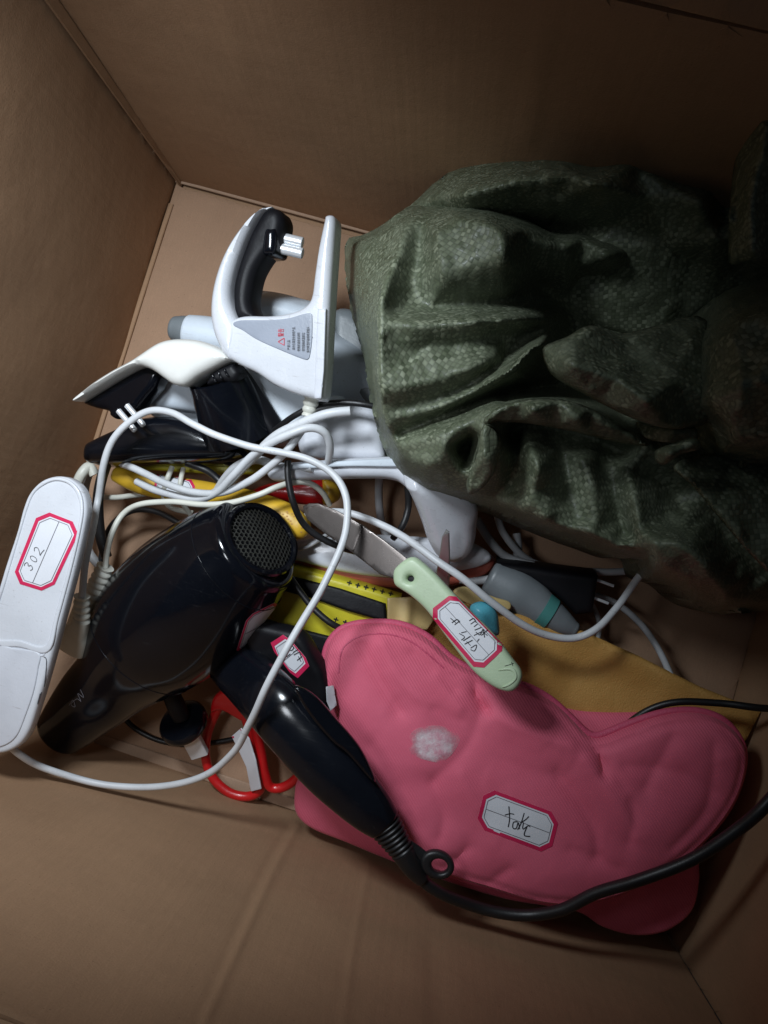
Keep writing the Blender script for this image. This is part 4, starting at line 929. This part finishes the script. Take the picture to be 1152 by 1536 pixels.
strokes('scratch', [[(757, 999), (764, 997), (770, 995)], [(767, 993), (769, 999)]], .8, tk, .0003, 'ink', kn)
# ---- yellow tools
yt = empty('yellow_tool', pt(300, 750, 0), 'yellow handled tool with white paper sticker lying under the white cables', 'tool')
yh = pxloft('handle', [(176, 712, .052, 12, .8), (205, 722, .052, 17, .8), (250, 732, .052, 19, .8), (310, 742, .060, 20, .8), (370, 755, .072, 21, .8), (422, 773, .080, 22, .8), (447, 789, .082, 20, .8)], 'yellow_plastic', yt, round_ends=(.004, .009))
ty = bvh(yh)
sticker([(236, 704), (294, 722), (288, 758), (230, 738)], 1.7, ty, yt, border=.06)
pts_ = [(430+random.uniform(-14, 28), 782+random.uniform(-16, 16)) for _ in range(26)]
V = []; Fc = []
for (x, y) in pts_:
    k = len(V); V += [(x-1.3, y-1), (x+1.3, y-1), (x+1.3, y+1), (x-1.3, y+1)]; Fc.append((k, k+1, k+2, k+3))
decal('grip_dots', V, Fc, ty, .0003, 'kraft_paper', yt)
rt = empty('red_tool', pt(440, 740, 0), 'red plastic tool handle with a yellow end, behind the white cables', 'tool')
slab('red_body', fz(.05), [(368, 744), (385, 733), (410, 725), (445, 722), (486, 720), (486, 756), (450, 756), (420, 752), (385, 750)], 'red_plastic', rt, t=.018, r=.007)
slab('yellow_end', fz(.05), [(484, 720), (498, 722), (509, 730), (511, 742), (504, 752), (485, 756)], 'yellow_plastic', rt, t=.019, r=.007)
ys = slab('yellow_strip', fz(.04), [(180, 690), (300, 690), (440, 700), (460, 712), (330, 712), (200, 704)], 'yellow_case', None, t=.008, r=.002, smooth=False); tag(ys, 'thin yellow plastic strip showing below the black appliance base', 'strip')
# ---- yellow case with black bands
yc_ = empty('yellow_case', pt(500, 920, 0), 'yellow plastic case with black bands and rows of small black plus marks', 'case')
y1 = slab('lid', f3((440, 850, .058), (600, 893, .058), (470, 980, .048)), [(405, 846), (445, 848), (520, 868), (602, 893), (596, 930), (560, 965), (480, 985), (400, 950), (392, 890)], 'yellow_case', yc_, t=.02, r=.003, smooth=False)
y2 = slab('band', f3((440, 866, .066), (578, 906, .066), (430, 885, .066)), [(418, 862), (440, 864), (510, 882), (579, 905), (581, 931), (576, 932), (520, 916), (470, 898), (418, 884)], 'black_matte', yc_, t=.006, r=.002, smooth=False)
y3 = slab('band', f3((440, 950, .062), (520, 965, .060), (430, 970, .062)), [(385, 925), (430, 938), (520, 960), (530, 980), (500, 1000), (420, 975), (380, 950)], 'black_matte', yc_, t=.006, r=.002, smooth=False)
t1 = bvh(y1)
for (x, y) in [(524, 875), (536.5, 878.5), (549, 881.5), (561, 884.5), (573.5, 888), (586, 891), (504, 929), (518, 933)]:
    strokes('plus_mark', [[(x-3.5, y-1), (x+3.5, y+1)], [(x+1, y-3.2), (x-1, y+3.2)]], 1.8, t1, .0004, 'ink', yc_)
# ---- black pouch with sticker
bp = slab('black_pouch', f3((400, 940, .092), (480, 1010, .092), (400, 990, .085)), [(372, 935), (420, 938), (455, 950), (478, 985), (492, 1012), (500, 1060), (470, 1060), (400, 1010)], 'black_matte', None, t=.016, r=.005); tag(bp, 'black plastic body with paper sticker between hair dryer handle and yellow case', 'appliance')
bp['_org'] = bp['_org']
sticker([(403, 966), (428, 950), (467, 996), (444, 1020)], 1.6, bvh(bp), bp, border=.07, cut=.13, ww=1.1, writing=[[(436, 968), (432, 973), (438, 975), (441, 970), (436, 968)], [(440, 978), (447, 974)], [(441, 982), (450, 978), (452, 986)], [(446, 990), (454, 984)], [(448, 984), (452, 992)], [(430, 985), (436, 980)]])
# ---- red scissors
sr = empty('scissors', pt(370, 1130, 0), 'red handled scissors with white paper tag under the hair dryer handle', 'scissors')
tube('finger_loop', [(338, 1048, .03), (322, 1073, .024), (311, 1103, .02), (308, 1138, .018), (320, 1168, .016), (345, 1189, .016), (373, 1194, .016), (391, 1184, .018), (390, 1160, .022), (380, 1120, .028), (370, 1080, .032), (356, 1050, .034)], .0036, 'red_plastic', sr, closed=True, n=6)
tube('finger_loop', [(375, 1060, .036), (384, 1095, .034), (392, 1130, .030), (397, 1160, .026), (405, 1180, .022), (425, 1180, .022), (448, 1164, .024), (468, 1130, .028), (455, 1090, .034), (415, 1060, .038)], .0036, 'red_plastic', sr, closed=True, n=6)
slab('shank', f3((335, 1045, .032), (395, 1060, .036), (360, 1080, .03)), [(325, 1040), (355, 1030), (400, 1045), (392, 1078), (370, 1082), (335, 1064), (318, 1066)], 'red_plastic', sr, t=.008, r=.003)
tg = slab('paper_tag', f3((355, 1100, .036), (388, 1184, .028), (380, 1130, .040)), [(348, 1104), (362, 1092), (374, 1108), (384, 1140), (392, 1183), (377, 1187), (370, 1150), (356, 1120)], 'paper', sr, t=.0012, r=.0004, smooth=False)
strokes('tag_border', [[(350, 1112), (351, 1102), (362, 1094)]], 2.6, bvh(tg), .0003, 'label_red', sr)
# ---- black plug
pg = empty('power_plug', pt(280, 1085, 0), 'black power plug with round flange and silver contact under the hair dryer', 'plug')
pxloft('plug_body', [(256, 1040, .05, 13, .9), (264, 1058, .046, 14, .9), (272, 1076, .042, 13, .9)], 'black_matte', pg, round_ends=(.002, .002))
A1, B1 = pt(272, 1080, .040), pt(288, 1100, .026); ax = unit(B1-A1)
loft_path('flange', [A1+ax*t_ for t_ in (-.001, 0, .002, .006, .008, .009)], np.array([.012, .0165, .018, .018, .0165, .012]), np.array([.012, .0165, .018, .018, .0165, .012]), 'black_satin', pg, 40)
c0 = pt(282, 1098, .038); c1 = pt(300, 1132, .028)
loft_path('contact', [c0, c0*.5+c1*.5, c1], np.array([.0066]*3), np.array([.0034]*3), 'chrome', pg, 16, expo=8)
loft_path('contact_slot', [c0*.6+c1*.4+(0, 0, .0018), c1+(0, 0, .0018)], np.array([.0018]*2), np.array([.0014]*2), 'black_matte', pg, 8, expo=6)
tube('cord', [(258, 1045, .05), (250, 1030, .05), (240, 1010, .03), (195, 1000, .012), (176, 1045, .010), (192, 1082, .008), (230, 1108, .007), (280, 1117, .006), (330, 1112, .006), (372, 1104, .007), (430, 1090, .01)], 0.00207, 'black_rubber', pg)
# ---- second white plug and cord
p2 = empty('white_plug', pt(145, 890, 0), 'cream ribbed plug on thin cream cord, behind the other white plug', 'plug')
boot('plug_boot', (158, 850, .096), (140, 892, .088), 14, 17, 'cream_plastic', p2, ribs=5)
pxloft('plug', [(140, 890, .086, 16, .8), (132, 905, .08, 18, .8), (128, 930, .07, 24, .6), (122, 950, .06, 26, .5)], 'cream_plastic', p2, n=4, round_ends=(.002, .002), expo=3)
tube('cord', [(158, 852, .096), (160, 830, .096), (168, 800, .094), (185, 772, .09), (212, 756, .096), (255, 752, .10), (300, 757, .104), (345, 755, .108), (385, 743, .11), (415, 730, .108), (440, 724, .10), (465, 726, .09), (485, 740, .08), (495, 757, .07)], 0.00200, 'cream_cable', p2, n=10)
# ---- more cables
cab('cable', [(455, 775, .08), (490, 768, .088), (530, 772, .095), (575, 788, .10), (620, 815, .11), (660, 845, .118), (700, 872, .12), (740, 905, .115), (780, 935, .105), (820, 953, .095), (860, 957, .09), (895, 942, .09), (925, 912, .08), (955, 870, .075), (990, 828, .075), (1010, 790, .07)], 0.00244, 'white_cable', 'white cable sweeping from the knife tip right past its handle to the sack', n=10)
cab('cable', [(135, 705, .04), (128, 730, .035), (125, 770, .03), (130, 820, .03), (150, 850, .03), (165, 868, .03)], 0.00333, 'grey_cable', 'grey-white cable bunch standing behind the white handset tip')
cab('cable', [(112, 735, .05), (122, 712, .055), (134, 700, .052), (142, 712, .05)], 0.00370, 'cream_cable', 'small cream cable bend peeking above the white handset')
cab('cable', [(150, 745, .04), (175, 746, .045), (205, 742, .045), (230, 738, .04)], 0.00207, 'cream_cable', 'short cream cable passing left of the yellow tool handle')
cab('cable', [(258, 700, .06), (250, 720, .062), (246, 745, .055), (258, 762, .05), (290, 770, .05)], 0.00192, 'cream_cable', 'cream cable crossing over the sticker of the yellow tool')
cab('cable', [(276, 702, .06), (270, 725, .064), (270, 748, .06), (288, 775, .05)], 0.00178, 'cream_cable', 'second thin cream cable crossing beside the sticker of the yellow tool')
cab('cable', [(320, 745, .06), (335, 722, .075), (355, 700, .09), (385, 690, .095), (420, 700, .095), (470, 702, .105)], .003, 'white_cable', 'white cable behind the loops running onto the iron handle')
cab('cable', [(435, 826, .065), (455, 822, .07), (475, 812, .072), (495, 800, .07)], 0.00163, 'white_cable', 'thin white cable curl in front of the yellow tool tip')
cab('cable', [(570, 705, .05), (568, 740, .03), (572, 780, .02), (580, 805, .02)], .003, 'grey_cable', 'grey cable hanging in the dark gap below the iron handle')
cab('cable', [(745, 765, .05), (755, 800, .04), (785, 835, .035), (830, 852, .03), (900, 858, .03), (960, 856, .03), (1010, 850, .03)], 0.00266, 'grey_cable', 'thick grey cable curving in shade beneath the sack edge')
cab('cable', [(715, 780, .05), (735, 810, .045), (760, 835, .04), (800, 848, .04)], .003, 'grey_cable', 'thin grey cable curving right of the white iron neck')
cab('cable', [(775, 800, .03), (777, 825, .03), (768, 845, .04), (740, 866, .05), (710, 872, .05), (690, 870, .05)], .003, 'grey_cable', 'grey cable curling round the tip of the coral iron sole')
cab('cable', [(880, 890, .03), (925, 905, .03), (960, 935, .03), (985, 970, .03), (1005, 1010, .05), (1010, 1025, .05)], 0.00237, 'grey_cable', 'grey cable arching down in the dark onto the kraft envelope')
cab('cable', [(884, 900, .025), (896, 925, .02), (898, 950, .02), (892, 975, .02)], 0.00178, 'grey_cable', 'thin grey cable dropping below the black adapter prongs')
BK = 'black cables among the appliances'
cab('cable', [(412, 645, .09), (440, 625, .105), (475, 608, .11), (510, 604, .11), (545, 606, .112), (575, 612, .11)], 0.00207, 'black_rubber', 'black cable passing under the cream strain relief to the sack', group=BK)
cab('cable', [(432, 690, .11), (433, 720, .11), (440, 755, .108), (455, 785, .10), (480, 806, .095), (515, 822, .09), (550, 830, .08)], 0.00222, 'black_rubber', 'black cable dropping beside the white loops towards the knife blade', group=BK)
cab('cable', [(606, 700, .095), (611, 730, .09), (612, 760, .085), (604, 788, .085), (590, 808, .08)], 0.00222, 'black_rubber', 'black cable hanging between the iron handle and the knife blade', group=BK)
cab('cable', [(160, 692, .06), (152, 720, .06), (147, 760, .055), (150, 800, .05), (160, 835, .045)], 0.00385, 'black_rubber', 'thick black cable rising along the left beside the white cord', group=BK)
cab('cable', [(150, 850, .03), (158, 810, .03), (172, 782, .032), (200, 766, .034), (235, 768, .036), (270, 785, .04), (300, 800, .04)], 0.00222, 'black_rubber', 'black cable loop on bare cardboard left of the dryer', group=BK)
cab('cable', [(280, 694, .07), (310, 705, .07), (330, 722, .072), (350, 745, .07)], 0.00266, 'black_rubber', 'black cable slanting under the white loops below the black base', group=BK)
cab('cable', [(428, 855, .085), (448, 885, .085), (470, 912, .085), (498, 935, .085), (525, 948, .08)], 0.00222, 'black_rubber', 'black cable lying across the yellow case to the pink heat pack', group=BK)
cab('cable', [(922, 1112, .062), (945, 1084, .064), (978, 1062, .068), (1020, 1053, .072), (1080, 1055, .075), (1150, 1062, .08), (1220, 1060, .06)], 0.00237, 'black_rubber', 'black cable in shade over the right end of the kraft envelope', group=BK)
# ---- grey bottle with teal ring
gb = empty('spray_bottle', pt(800, 900, 0), 'grey translucent plastic bottle with teal ring in the shade beside the envelope', 'bottle')
pxloft('body', [(740, 868, .055, 26, .7), (770, 885, .055, 32, .7), (795, 900, .055, 30, .7), (815, 915, .055, 26, .8)], 'grey_plastic', gb, round_ends=(.004, .002))
pxloft('ring', [(812, 913, .055, 27, .85), (826, 922, .055, 25, .9)], 'teal_ring', gb, n=2)
pxloft('cap', [(825, 921, .055, 23, .9), (845, 935, .055, 18, .9), (860, 944, .055, 12, .9)], 'grey_plastic', gb, round_ends=(0, .003))
# ---- black adapter
ad = empty('power_adapter', pt(850, 880, 0), 'black power adapter with two thin silver prongs in the shade under the sack', 'adapter')
slab('housing', f3((820, 860, .045), (888, 875, .045), (820, 910, .04)), [(745, 838), (780, 842), (830, 850), (893, 858), (885, 912), (860, 915), (830, 885), (790, 862), (745, 850)], 'black_matte', ad, t=.03, r=.004, smooth=False)
for (x0, y0, x1, y1) in ((890, 868, 920, 879), (881, 893, 912, 905)):
    pxloft('prong', [(x0, y0, .05, 2.2, 1.8), ((x0+x1)/2, (y0+y1)/2, .05, 2.2, 1.8), (x1, y1, .05, 2.2, 1.8)], 'chrome', ad, n=2, expo=6)
# strip helper keys
for o in bpy.data.objects:
    if '_org' in o: del o['_org']
